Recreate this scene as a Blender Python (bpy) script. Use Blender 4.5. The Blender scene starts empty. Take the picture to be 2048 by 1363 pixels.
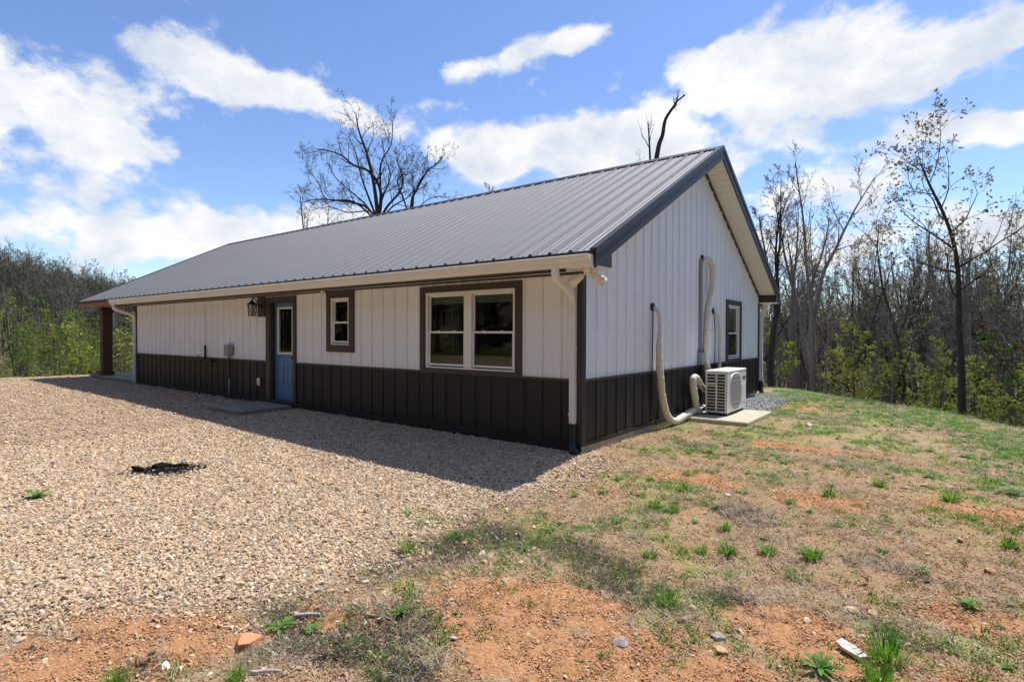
import bpy, math, random
import numpy as np
from mathutils import Vector, Matrix, Euler
R = math.radians
scene = bpy.context.scene
COL = scene.collection

# ------------------------------------------------------------------ camera
CAM = (3.655, -6.306, 1.449); YAW = 0.6512; PITCH = -0.0131; ROLL = 0.0030
cd = bpy.data.cameras.new('camera'); cam = bpy.data.objects.new('camera', cd); COL.objects.link(cam)
cd.sensor_width = 36.0; cd.lens = 1105.87/2048*36; cd.clip_start = 0.05; cd.clip_end = 3000
cam.location = CAM
fwd = Vector((-math.sin(YAW)*math.cos(PITCH), math.cos(YAW)*math.cos(PITCH), math.sin(PITCH)))
cam.rotation_mode = 'QUATERNION'
cam.rotation_quaternion = fwd.to_track_quat('-Z', 'Y') @ Matrix.Rotation(ROLL, 4, 'Z').to_quaternion()
scene.camera = cam

# ------------------------------------------------------------------ light
TOSUN = Vector((0.11, 0.50, 1.0)).normalized()
SUN_EL = math.asin(TOSUN.z); SUN_AZ = math.atan2(TOSUN.x, TOSUN.y)
sl = bpy.data.lights.new('sun', 'SUN'); so = bpy.data.objects.new('sun', sl); COL.objects.link(so)
sl.energy = 5.0; sl.angle = R(0.53); sl.color = (1.0, 0.955, 0.89)
so.rotation_mode = 'QUATERNION'; so.rotation_quaternion = TOSUN.to_track_quat('Z', 'Y'); so.location = (10, 30, 60)
scene.view_settings.view_transform = 'Standard'; scene.view_settings.look = 'None'
scene.view_settings.gamma = 1.0; scene.view_settings.exposure = 0.30
scene.view_settings.use_curve_mapping = False
scene.render.engine = 'CYCLES'
scene.cycles.use_denoising = True
scene.cycles.denoiser = 'OPENIMAGEDENOISE'; scene.cycles.denoising_input_passes = 'RGB_ALBEDO_NORMAL'; scene.cycles.denoising_prefilter = 'ACCURATE'
scene.cycles.max_bounces = 8; scene.cycles.transparent_max_bounces = 16
scene.cycles.caustics_reflective = False; scene.cycles.caustics_refractive = False
SKY_STRENGTH = 0.10
CLOUD_LEVEL = 8.3

def build_world():
    w = bpy.data.worlds.new('World'); scene.world = w; w.use_nodes = True
    nt = w.node_tree; N = nt.nodes; L = nt.links
    bg = N['Background']; bg.inputs[1].default_value = SKY_STRENGTH
    sky = N.new('ShaderNodeTexSky'); sky.sky_type = 'NISHITA'; sky.sun_disc = False
    sky.sun_elevation = SUN_EL; sky.sun_rotation = SUN_AZ; sky.altitude = 250
    sky.air_density = 1.0; sky.dust_density = 0.25; sky.ozone_density = 2.5
    tc = N.new('ShaderNodeTexCoord')
    d = tc.outputs['Generated']
    def noise(scale, detail, vec, rough=0.55):
        n = N.new('ShaderNodeTexNoise'); n.inputs['Scale'].default_value = scale
        n.inputs['Detail'].default_value = detail; n.inputs['Roughness'].default_value = rough
        L.new(vec, n.inputs['Vector']); return n
    def math_(op, a, b=None, c=None, clamp=False):
        m = N.new('ShaderNodeMath'); m.operation = op; m.use_clamp = clamp
        for i, v in enumerate((a, b, c)):
            if v is None: continue
            if isinstance(v, (int, float)): m.inputs[i].default_value = v
            else: L.new(v, m.inputs[i])
        return m.outputs[0]
    # clouds are flattened towards the horizon
    sc = N.new('ShaderNodeVectorMath'); sc.operation = 'MULTIPLY'; sc.inputs[1].default_value = (1, 1, 1.5); L.new(d, sc.inputs[0])
    wn = noise(3.2, 4, sc.outputs[0])
    ws = N.new('ShaderNodeVectorMath'); ws.operation = 'SUBTRACT'; ws.inputs[1].default_value = (.5, .5, .5); L.new(wn.outputs['Color'], ws.inputs[0])
    wm = N.new('ShaderNodeVectorMath'); wm.operation = 'SCALE'; wm.inputs['Scale'].default_value = 0.07; L.new(ws.outputs[0], wm.inputs[0])
    wa = N.new('ShaderNodeVectorMath'); wa.operation = 'ADD'; L.new(d, wa.inputs[0]); L.new(wm.outputs[0], wa.inputs[1])
    dw = wa.outputs[0]
    # cumulus groups, seen ones and added unseen ones: azimuth from +Y, elevation, half sizes (deg), tilt, weight
    banks = [(-80, 17.5, 9, 5.0, -4, .72), (-73, 14.5, 7, 2.6, -6, .5), (-66, 22.5, 5, 2.4, -8, .75), (-59, 21.8, 6, 1.9, -10, .75), (-54, 20.3, 3.5, 1.2, -8, .5),
             (-38, 26.6, 5, 1.0, 12, .7), (-31, 28.3, 4, 1.1, 4, .65), (-45, 22.3, 3.4, 0.7, 4, .4),
             (-41, 18.6, 5, 1.6, 4, .8), (-34, 19.0, 6, 2.4, 4, .95), (-25.5, 18.2, 6, 2.6, 2, .95), (-22, 15.5, 7, 2.0, 2, .45),
             (-17, 24.0, 6, 3.2, 8, .95), (-10, 23.0, 6, 3.0, 4, .95), (-4, 20.6, 6, 1.6, 14, .9), (2, 22.0, 6, 1.6, 16, .95), (-11, 17.5, 7, 2.0, 4, .55),
             (1, 16.8, 3.4, 0.9, 10, .7), (5, 15.7, 3.4, 1.2, 8, .8), (-8, 13.0, 8, 1.4, 2, .6),
             (-76, 8.0, 10, 1.7, 0, .6), (-63, 9.0, 9, 2.4, 2, .9), (-52, 10.5, 7, 2.0, 0, .6), (-14, 8, 16, 2.6, 0, .6), (8, 9, 12, 2.0, 0, .5),
             (40, 20, 10, 4, 0, .9), (70, 30, 12, 5, 5, .9), (110, 22, 12, 5, 0, .9), (150, 32, 13, 6, 0, .9), (-110, 24, 11, 5, 0, .9), (-145, 18, 12, 4, 0, .9), (30, 50, 14, 8, 0, .8), (-120, 52, 14, 9, 0, .8), (180, 12, 14, 4, 0, .9), (85, 10, 14, 3, 0, .8)]  # banks out of view, added to make the ambient light whiter
    cov = None
    for az, el, sx, sy, tilt, amp in banks:
        a, e = R(az), R(el)
        c = Vector((math.sin(a)*math.cos(e), math.cos(a)*math.cos(e), math.sin(e)))
        u = Vector((math.cos(a), -math.sin(a), 0)); v = c.cross(u) * -1
        if v.z < 0: v = -v
        t = R(tilt); u2 = u*math.cos(t)+v*math.sin(t); v2 = v*math.cos(t)-u*math.sin(t)
        w2 = u2.cross(v2)
        m = Matrix((u2, v2, w2)).transposed()
        mp = N.new('ShaderNodeMapping'); mp.vector_type = 'TEXTURE'
        mp.inputs['Location'].default_value = c; mp.inputs['Rotation'].default_value = m.to_euler()
        mp.inputs['Scale'].default_value = (math.tan(R(sx)), math.tan(R(sy)), 0.25)
        L.new(dw, mp.inputs['Vector'])
        ln = N.new('ShaderNodeVectorMath'); ln.operation = 'DOT_PRODUCT'; L.new(mp.outputs[0], ln.inputs[0]); L.new(mp.outputs[0], ln.inputs[1])
        ex = math_('POWER', 0.42, ln.outputs['Value'])
        cov = math_('MULTIPLY', ex, amp) if cov is None else math_('MULTIPLY_ADD', ex, amp, cov)
    cov = math_('MINIMUM', cov, 1.25)
    n1 = noise(13.0, 10, sc.outputs[0], 0.56)
    n2 = noise(5.0, 6, sc.outputs[0], 0.5)
    f = math_('MULTIPLY_ADD', n1.outputs['Fac'], 1.35, math_('MULTIPLY', n2.outputs['Fac'], 0.75))
    dens = math_('ADD', math_('MULTIPLY', cov, 0.70), math_('SUBTRACT', f, 1.05))
    mr = N.new('ShaderNodeMapRange'); mr.interpolation_type = 'SMOOTHSTEP'
    mr.inputs['From Min'].default_value = 0.19; mr.inputs['From Max'].default_value = 0.50
    L.new(dens, mr.inputs['Value'])
    n3 = noise(8.0, 8, sc.outputs[0], 0.6)
    cr = N.new('ShaderNodeValToRGB'); L.new(n3.outputs['Fac'], cr.inputs[0])
    cr.color_ramp.elements[0].position = 0.32; cr.color_ramp.elements[0].color = (.66*CLOUD_LEVEL, .73*CLOUD_LEVEL, .85*CLOUD_LEVEL, 1)
    cr.color_ramp.elements[1].position = 0.62; cr.color_ramp.elements[1].color = (1.02*CLOUD_LEVEL, 1.02*CLOUD_LEVEL, 1.02*CLOUD_LEVEL, 1)
    # deep spring blue: nishita with a little more saturation
    hs = N.new('ShaderNodeHueSaturation'); hs.inputs['Hue'].default_value = 0.510; hs.inputs['Saturation'].default_value = 1.10; hs.inputs['Value'].default_value = 1.48
    L.new(sky.outputs[0], hs.inputs['Color'])
    mx = N.new('ShaderNodeMixRGB'); L.new(mr.outputs[0], mx.inputs[0]); L.new(hs.outputs[0], mx.inputs[1]); L.new(cr.outputs[0], mx.inputs[2])
    L.new(mx.outputs[0], bg.inputs[0])
build_world()

# ------------------------------------------------------------------ materials
MATS = {}
def nodes_of(m):
    m.use_nodes = True; return m.node_tree, m.node_tree.nodes, m.node_tree.links
def mat(name, col, rough=0.5, metal=0.0, var=0.0, vscale=3.0, bump=0.0, bscale=60.0, spec=0.5, stretch=(1, 1, 1), coat=0.0):
    m = bpy.data.materials.new(name); nt, N, L = nodes_of(m); b = N['Principled BSDF']
    b.inputs['Base Color'].default_value = (*col, 1); b.inputs['Roughness'].default_value = rough
    b.inputs['Metallic'].default_value = metal; b.inputs['Specular IOR Level'].default_value = spec
    tc = N.new('ShaderNodeTexCoord'); mp = N.new('ShaderNodeMapping'); mp.inputs['Scale'].default_value = stretch
    L.new(tc.outputs['Object'], mp.inputs[0])
    if var > 0:
        n = N.new('ShaderNodeTexNoise'); n.inputs['Scale'].default_value = vscale; n.inputs['Detail'].default_value = 8; n.inputs['Roughness'].default_value = .65
        L.new(mp.outputs[0], n.inputs['Vector'])
        r = N.new('ShaderNodeMapRange'); r.inputs['From Min'].default_value = .3; r.inputs['From Max'].default_value = .7
        r.inputs['To Min'].default_value = 1-var; r.inputs['To Max'].default_value = 1+var; L.new(n.outputs['Fac'], r.inputs['Value'])
        h = N.new('ShaderNodeMixRGB'); h.blend_type = 'MULTIPLY'; h.inputs[0].default_value = 1; h.inputs[1].default_value = (*col, 1)
        cb = N.new('ShaderNodeCombineXYZ'); [L.new(r.outputs[0], cb.inputs[i]) for i in range(3)]
        L.new(cb.outputs[0], h.inputs[2]); L.new(h.outputs[0], b.inputs['Base Color'])
        r2 = N.new('ShaderNodeMapRange'); r2.inputs['To Min'].default_value = rough*.8; r2.inputs['To Max'].default_value = min(1, rough*1.2)
        L.new(n.outputs['Fac'], r2.inputs['Value']); L.new(r2.outputs[0], b.inputs['Roughness'])
    if bump > 0:
        n = N.new('ShaderNodeTexNoise'); n.inputs['Scale'].default_value = bscale; n.inputs['Detail'].default_value = 6
        L.new(mp.outputs[0], n.inputs['Vector'])
        bp = N.new('ShaderNodeBump'); bp.inputs['Strength'].default_value = bump; bp.inputs['Distance'].default_value = 0.01
        L.new(n.outputs['Fac'], bp.inputs['Height']); L.new(bp.outputs[0], b.inputs['Normal'])
    MATS[name] = m; return m
def ramp_mat(name, stops, rough=0.85, bump=0.3, bscale=40, transl=0.0, fine=0.25, fscale=60):
    """colour picked at random for every copy, with a little variation across it"""
    m = bpy.data.materials.new(name); nt, N, L = nodes_of(m); b = N['Principled BSDF']
    oi = N.new('ShaderNodeObjectInfo'); cr = N.new('ShaderNodeValToRGB'); L.new(oi.outputs['Random'], cr.inputs[0])
    e = cr.color_ramp.elements
    while len(e) < len(stops): e.new(0.5)
    for i, (p, c) in enumerate(stops): e[i].position = p; e[i].color = (*c, 1)
    tc = N.new('ShaderNodeTexCoord'); n = N.new('ShaderNodeTexNoise'); n.inputs['Scale'].default_value = fscale; n.inputs['Detail'].default_value = 4
    L.new(tc.outputs['Object'], n.inputs['Vector'])
    r = N.new('ShaderNodeMapRange'); r.inputs['From Min'].default_value = .3; r.inputs['From Max'].default_value = .7; r.inputs['To Min'].default_value = 1-fine; r.inputs['To Max'].default_value = 1+fine
    L.new(n.outputs['Fac'], r.inputs['Value'])
    cb = N.new('ShaderNodeCombineXYZ'); [L.new(r.outputs[0], cb.inputs[i]) for i in range(3)]
    mx = N.new('ShaderNodeMixRGB'); mx.blend_type = 'MULTIPLY'; mx.inputs[0].default_value = 1; L.new(cr.outputs[0], mx.inputs[1]); L.new(cb.outputs[0], mx.inputs[2])
    L.new(mx.outputs[0], b.inputs['Base Color']); b.inputs['Roughness'].default_value = rough; b.inputs['Specular IOR Level'].default_value = 0.3
    if bump > 0:
        n2 = N.new('ShaderNodeTexNoise'); n2.inputs['Scale'].default_value = bscale; L.new(tc.outputs['Object'], n2.inputs['Vector'])
        bp = N.new('ShaderNodeBump'); bp.inputs['Strength'].default_value = bump; bp.inputs['Distance'].default_value = .01
        L.new(n2.outputs['Fac'], bp.inputs['Height']); L.new(bp.outputs[0], b.inputs['Normal'])
    if transl > 0:
        t = N.new('ShaderNodeBsdfTranslucent'); L.new(mx.outputs[0], t.inputs[0])
        ms = N.new('ShaderNodeMixShader'); ms.inputs[0].default_value = transl
        L.new(b.outputs[0], ms.inputs[1]); L.new(t.outputs[0], ms.inputs[2]); L.new(ms.outputs[0], N['Material Output'].inputs[0])
    MATS[name] = m; return m
def glass_mat(name, tint=(.55, .6, .58)):
    m = bpy.data.materials.new(name); nt, N, L = nodes_of(m); N.remove(N['Principled BSDF'])
    t = N.new('ShaderNodeBsdfTransparent'); t.inputs[0].default_value = (*tint, 1)
    g = N.new('ShaderNodeBsdfGlossy'); g.inputs['Roughness'].default_value = 0.0; g.inputs[0].default_value = (.95, 1, .98, 1)
    f = N.new('ShaderNodeFresnel'); f.inputs[0].default_value = 1.42
    n = N.new('ShaderNodeTexNoise'); n.inputs['Scale'].default_value = 1.3; tc = N.new('ShaderNodeTexCoord'); L.new(tc.outputs['Object'], n.inputs[0])
    bp = N.new('ShaderNodeBump'); bp.inputs['Strength'].default_value = .05; bp.inputs['Distance'].default_value = .02; L.new(n.outputs['Fac'], bp.inputs['Height']); L.new(bp.outputs[0], g.inputs['Normal'])
    ms = N.new('ShaderNodeMixShader'); L.new(f.outputs[0], ms.inputs[0]); L.new(t.outputs[0], ms.inputs[1]); L.new(g.outputs[0], ms.inputs[2])
    L.new(ms.outputs[0], N['Material Output'].inputs[0]); MATS[name] = m

mat('white_siding', (.83, .855, .90), .42, var=.04, vscale=1.2, stretch=(1, 1, .25))
mat('dark_siding', (.024, .0225, .0215), .5, var=.10, vscale=1.5, stretch=(1, 1, .3), spec=.3)
mat('dark_trim', (.056, .046, .041), .45, var=.08, vscale=2, spec=.35)
mat('rake_trim', (.044, .044, .047), .5, var=.08, vscale=2, spec=.3)
mat('roof_metal', (.17, .172, .178), .56, metal=.0, var=.06, vscale=.9, spec=.5)
mat('drip_edge', (.02, .02, .022), .6, var=.1)
mat('gutter_white', (.80, .76, .69), .38, var=.05, vscale=2)
mat('downspout_white', (.80, .79, .76), .38, var=.05, vscale=3)
mat('soffit_white', (.75, .74, .75), .55, var=.04)
mat('vinyl_white', (.82, .81, .79), .35, var=.03)
mat('door_blue', (.075, .20, .40), .42, var=.05, vscale=4, bump=.03, bscale=30, stretch=(1, 1, .2))
mat('black_plastic', (.012, .013, .014), .42, var=.1)
mat('black_iron', (.014, .013, .012), .5, var=.2, vscale=20)
mat('bronze_plate', (.035, .026, .022), .5, var=.1)
mat('grey_box', (.30, .30, .30), .5, var=.06)
mat('blue_grey_box', (.22, .27, .29), .45, var=.06)
mat('conduit_grey', (.26, .28, .30), .5, var=.06)
mat('concrete', (.235, .23, .18), .9, var=.16, vscale=5, bump=.25, bscale=45)
mat('concrete_warm', (.46, .42, .31), .9, var=.14, vscale=6, bump=.25, bscale=45)
mat('porch_wood', (.27, .135, .06), .65, var=.22, vscale=6, stretch=(6, 6, .6), bump=.15, bscale=25)
mat('post_wood', (.075, .036, .019), .7, var=.25, vscale=6, stretch=(6, 6, .6), bump=.15, bscale=25)
mat('fan_shade', (.20, .205, .21), .6)
mat('interior', (.06, .055, .05), .9, var=.1)
mat('blind_white', (.62, .66, .58), .6, var=.05)
mat('unit_white', (.74, .73, .68), .42, var=.04, vscale=3)
mat('unit_dark', (.035, .033, .03), .6, var=.1)
mat('unit_grille', (.55, .56, .56), .45, var=.04)
mat('badge_blue', (.05, .12, .22), .4)
mat('insulation', (.66, .61, .53), .6, var=.16, vscale=14, stretch=(1, 1, 3), bump=.5, bscale=26)
mat('screw_metal', (.35, .34, .34), .4, metal=.6)
mat('lamp_glass', (.75, .72, .62), .25)
mat('charred', (.010, .009, .008), 1.0, spec=.1, var=.4, vscale=18, bump=.6, bscale=30)
mat('rock_orange', (.56, .26, .13), .9, var=.25, vscale=9, bump=.6, bscale=25)
mat('rock_pale', (.55, .50, .46), .9, var=.22, vscale=9, bump=.5, bscale=25)
mat('rock_grey', (.34, .30, .28), .9, var=.3, vscale=9, bump=.5, bscale=25)
mat('rock_tan', (.52, .36, .21), .9, var=.25, vscale=9, bump=.5, bscale=25)
mat('dead_wood', (.40, .36, .33), .9, var=.3, vscale=12, stretch=(1, 4, 4), bump=.5, bscale=30)
glass_mat('window_glass', (.74, .80, .76))
for nm, c in (('bark_grey', (.22, .20, .18)), ('bark_dark', (.055, .048, .043)), ('bark_brown', (.125, .108, .092))):
    mat(nm, c, .95, var=.4, vscale=5, stretch=(3, 3, .6), bump=.8, bscale=9, spec=.2)
ramp_mat('leaf_bud', [(0, (.16, .15, .07)), (.5, (.20, .20, .07)), (1, (.22, .17, .09))], .6, 0, transl=.35, fscale=1.5, fine=.4)
ramp_mat('leaf_green', [(0, (.115, .185, .03)), (.5, (.165, .24, .04)), (1, (.22, .26, .055))], .6, 0, transl=.45, fscale=1.3, fine=.4)
ramp_mat('leaf_spring', [(0, (.27, .34, .055)), (1, (.36, .38, .08))], .6, 0, transl=.45, fscale=1.3, fine=.4)
ramp_mat('leaf_dark', [(0, (.05, .085, .03)), (1, (.08, .10, .04))], .6, 0, transl=.2, fscale=1.3, fine=.4)
ramp_mat('grass_green', [(0, (.11, .28, .02)), (.5, (.155, .34, .03)), (1, (.23, .36, .06))], .55, 0, transl=.45, fscale=12, fine=.3)
ramp_mat('weed_green', [(0, (.10, .23, .03)), (1, (.17, .31, .06))], .5, 0, transl=.4, fscale=10, fine=.3)
ramp_mat('grass_dry', [(0, (.26, .19, .14)), (.3, (.44, .35, .25)), (.75, (.58, .49, .37)), (.9, (.40, .30, .22)), (1, (.20, .135, .11))], .8, 0, transl=.15, fscale=10, fine=.3)
ramp_mat('litter_dark', [(0, (.045, .033, .028)), (.5, (.09, .068, .055)), (.85, (.16, .12, .095)), (1, (.36, .31, .27))], .85, 0, transl=.1, fscale=10, fine=.3)
ramp_mat('leaf_dead', [(0, (.20, .13, .09)), (.5, (.33, .24, .17)), (1, (.14, .10, .08))], .8, 0, transl=.1, fscale=20, fine=.3)
ramp_mat('gravel_stone', [(0, (.62, .455, .285)), (.2, (.69, .54, .365)), (.36, (.50, .325, .185)), (.50, (.61, .43, .26)), (.62, (.26, .185, .12)), (.72, (.65, .535, .395)), (.86, (.30, .25, .205)), (.93, (.55, .43, .29)), (1, (.77, .69, .56))], .85, .4, 60, fine=.28, fscale=45)
ramp_mat('clay_crumb', [(0, (.47, .245, .12)), (.4, (.54, .30, .155)), (.75, (.38, .18, .085)), (.9, (.58, .40, .24)), (1, (.64, .50, .35))], .95, .4, 60, fine=.25, fscale=60)
ramp_mat('grey_stone', [(0, (.28, .28, .29)), (.5, (.42, .42, .43)), (1, (.20, .20, .21))], .85, .4, 60)
ramp_mat('black_stone', [(0, (.006, .006, .006)), (.7, (.014, .013, .013)), (.9, (.03, .027, .025)), (.94, (.2, .16, .13)), (1, (.34, .28, .22))], 1.0, .4, 60)

# ------------------------------------------------------------------ mesh helpers
class MB:
    def __init__(s): s.v = []; s.f = []; s.m = []
    def add(s, vs, fs, mi=0):
        o = len(s.v); s.v += [tuple(p) for p in vs]; s.f += [tuple(i+o for i in f) for f in fs]; s.m += [mi]*len(fs)
    def box(s, a, b, mi=0):
        x0, x1 = sorted((a[0], b[0])); y0, y1 = sorted((a[1], b[1])); z0, z1 = sorted((a[2], b[2]))
        s.add([(x0, y0, z0), (x1, y0, z0), (x1, y1, z0), (x0, y1, z0), (x0, y0, z1), (x1, y0, z1), (x1, y1, z1), (x0, y1, z1)],
              [(0, 3, 2, 1), (4, 5, 6, 7), (0, 1, 5, 4), (1, 2, 6, 5), (2, 3, 7, 6), (3, 0, 4, 7)], mi)
    def bbox(s, a, b, e=.006, mi=0):
        """box with its long edges chamfered: 24 vertices"""
        x0, x1 = sorted((a[0], b[0])); y0, y1 = sorted((a[1], b[1])); z0, z1 = sorted((a[2], b[2]))
        e = min(e, (x1-x0)*.4, (y1-y0)*.4, (z1-z0)*.4)
        X = (x0, x1); Y = (y0, y1); Z = (z0, z1); vs = []; idx = {}
        for i in (0, 1):
            for j in (0, 1):
                for k in (0, 1):
                    sx, sy, sz = 1-2*i, 1-2*j, 1-2*k
                    for ax in range(3):
                        p = [X[i]+sx*e, Y[j]+sy*e, Z[k]+sz*e]; p[ax] = (X[i], Y[j], Z[k])[ax]
                        idx[(i, j, k, ax)] = len(vs); vs.append(tuple(p))
        fs = []
        for ax in range(3):
            o1, o2 = [a_ for a_ in range(3) if a_ != ax]
            for side in (0, 1):
                q = []
                for (p1, p2) in ((0, 0), (1, 0), (1, 1), (0, 1)):
                    c = [0, 0, 0]; c[ax] = side; c[o1] = p1; c[o2] = p2; q.append(idx[(*c, ax)])
                fs.append(tuple(q))
            for p1 in (0, 1):
                for p2 in (0, 1):
                    c0 = [0, 0, 0]; c0[o1] = p1; c0[o2] = p2; c1 = list(c0); c1[ax] = 1
                    fs.append((idx[(*c0, o1)], idx[(*c1, o1)], idx[(*c1, o2)], idx[(*c0, o2)]))
        for i in (0, 1):
            for j in (0, 1):
                for k in (0, 1): fs.append((idx[(i, j, k, 0)], idx[(i, j, k, 1)], idx[(i, j, k, 2)]))
        s.add(vs, fs, mi)
    def prism(s, poly, axis, a, b, mi=0):
        """closed polygon (2D) extruded along axis; the 2D axes are the other two in order"""
        n = len(poly); vs = []
        for t in (a, b):
            for p in poly:
                c = list(p); c.insert(axis, t); vs.append(tuple(c))
        fs = [tuple(range(n)), tuple(range(2*n-1, n-1, -1))] + [(i, i+n, (i+1) % n+n, (i+1) % n) for i in range(n)]
        s.add(vs, fs, mi)
    def tube(s, pts, rad, k=8, mi=0, cap=True, sq=None):
        pts = [Vector(p) for p in pts]; n = len(pts)
        if not hasattr(rad, '__len__'): rad = [rad]*n
        o = len(s.v); up = None
        for i, p in enumerate(pts):
            t = (pts[min(i+1, n-1)]-pts[max(i-1, 0)]).normalized()
            if up is None: up = Vector((0, 0, 1)) if abs(t.z) < .9 else Vector((0, -1, 0))
            a = t.cross(up).normalized(); b = a.cross(t).normalized(); up = b
            for j in range(k):
                an = 2*math.pi*(j+.5)/k
                if sq: q = p + a*math.copysign(sq[0], math.cos(an))+b*math.copysign(sq[1], math.sin(an))
                else: q = p + (a*math.cos(an)+b*math.sin(an))*rad[i]
                s.v.append(tuple(q))
        for i in range(n-1):
            for j in range(k): s.f.append((o+i*k+j, o+i*k+(j+1) % k, o+(i+1)*k+(j+1) % k, o+(i+1)*k+j)); s.m.append(mi)
        if cap:
            s.f.append(tuple(o+j for j in range(k-1, -1, -1))); s.m.append(mi)
            s.f.append(tuple(o+(n-1)*k+j for j in range(k))); s.m.append(mi)
    def mesh(s, name, mats, smooth=False):
        me = bpy.data.meshes.new(name); me.from_pydata(s.v, [], s.f)
        for m in (mats if isinstance(mats, (list, tuple)) else [mats]): me.materials.append(MATS[m])
        if len(set(s.m)) > 1: me.polygons.foreach_set('material_index', s.m)
        if smooth: me.polygons.foreach_set('use_smooth', [True]*len(s.f))
        me.update(); return me
    def build(s, name, mats, parent=None, smooth=False):
        return link(name, s.mesh(name, mats, smooth), parent)
def link(name, me, parent=None):
    o = bpy.data.objects.new(name, me); COL.objects.link(o)
    if parent: o.parent = parent
    return o
def tag(o, label, cat, group=None, kind=None):
    if label: o['label'] = label
    if cat: o['category'] = cat
    if group: o['group'] = group
    if kind: o['kind'] = kind
    return o
def empty(name, loc=(0, 0, 0), rz=0):
    o = bpy.data.objects.new(name, None); COL.objects.link(o); o.location = loc; o.rotation_euler = (0, 0, rz); o.empty_display_size = .2; return o
def smooth_path(pts, n=6):
    P = [Vector(p) for p in pts]; out = []
    for i in range(len(P)-1):
        p0, p1, p2, p3 = P[max(i-1, 0)], P[i], P[i+1], P[min(i+2, len(P)-1)]
        for k in range(n):
            t = k/n; out.append(.5*((2*p1)+(p2-p0)*t+(2*p0-5*p1+4*p2-p3)*t*t+(3*p1-p0-3*p2+p3)*t**3))
    out.append(P[-1]); return out

# ------------------------------------------------------------------ terrain
_rs = np.random.RandomState(7); _perm = _rs.rand(256, 256)
def vnoise(x, y):
    x = np.asarray(x, float); y = np.asarray(y, float)
    xi = np.floor(x).astype(int); yi = np.floor(y).astype(int); fx = x-xi; fy = y-yi
    fx = fx*fx*(3-2*fx); fy = fy*fy*(3-2*fy)
    g = lambda a, b: _perm[a % 256, b % 256]
    return (g(xi, yi)*(1-fx)+g(xi+1, yi)*fx)*(1-fy)+(g(xi, yi+1)*(1-fx)+g(xi+1, yi+1)*fx)*fy
def fbm(x, y, o=4):
    r = 0; a = .5; s = 0
    for i in range(o): r = r+a*vnoise(x*2**i+i*17.3, y*2**i+i*9.1); s += a; a *= .5
    return r/s
def sstep(a, b, x):
    t = np.clip((x-a)/(b-a), 0, 1); return t*t*(3-2*t)
PLATEAU = np.array([(-20.6, 11.3), (0.2, 11.0), (0.9, 9.7), (2.3, 8.7), (3.6, 7.7), (4.9, 6.0), (6.6, 3.2), (8.6, -2), (11, -10), (16, -34), (-60, -34), (-34, -14), (-23.5, -7), (-20.9, -3), (-20.3, 0.5)])
def sdist(x, y, poly):
    """signed distance to a polygon, positive outside"""
    x = np.asarray(x, float); y = np.asarray(y, float)
    d = np.full(x.shape, 1e9); inside = np.zeros(x.shape, bool); n = len(poly)
    for i in range(n):
        ax, ay = poly[i]; bx, by = poly[(i+1) % n]
        ex, ey = bx-ax, by-ay; t = np.clip(((x-ax)*ex+(y-ay)*ey)/(ex*ex+ey*ey), 0, 1)
        d = np.minimum(d, np.hypot(x-ax-t*ex, y-ay-t*ey))
        c = ((ay > y) != (by > y)) & (x < (bx-ax)*(y-ay)/((by-ay) if by != ay else 1e-9)+ax)
        inside ^= c
    return np.where(inside, -d, d)
def Hgt(x, y):
    x = np.asarray(x, float); y = np.asarray(y, float)
    w = sstep(-12, -1, x); t = np.clip(-y, 0, 2.2)
    z = -.11+.05*sstep(0, 15, -x)-.05*t*w
    z = z - .035*np.clip(-y-2.2, 0, 4)*sstep(-8, 0, x)*.3
    z = z + .03*(fbm(x*.45+3, y*.45)-.5)*sstep(.2, 2.5, np.maximum(np.maximum(x, -y), 0)) + .022*(fbm(x*2.1, y*2.1+5)-.5)*sstep(.1, 1.0, np.maximum(x, -y))
    z = z - .10*sstep(2.5, 6, x)*sstep(-2, 5, y)
    d = np.maximum(sdist(x, y, PLATEAU), 0)
    behind = sstep(-18, -30, y)
    drop = .50*d*d/(d+3.0)
    z = z - np.minimum(drop, 7+drop*.05)*(1-behind)
    r = np.hypot(x-3.6, y+6.3)
    az = np.degrees(np.arctan2(-(x-3.6), (y+6.3)))          # 0 = +Y, 90 = -X
    g = .16+.84*sstep(38, 78, az)
    far = (1-behind)*(sstep(70, 190, r)*(10.5*g+9*sstep(66, 84, az)) + 2.0*(fbm(x*.03, y*.03)-.5)*sstep(40, 90, r))
    z = z + far
    z = z + behind*(sstep(-22, -70, y)*26 + .6*(fbm(x*.1, y*.1)-.5))
    z = z + .25*(fbm(x*.25+9, y*.25)-.5)*sstep(1, 5, d)
    return z
def hz(x, y): return float(Hgt(np.array([x]), np.array([y]))[0])

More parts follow.
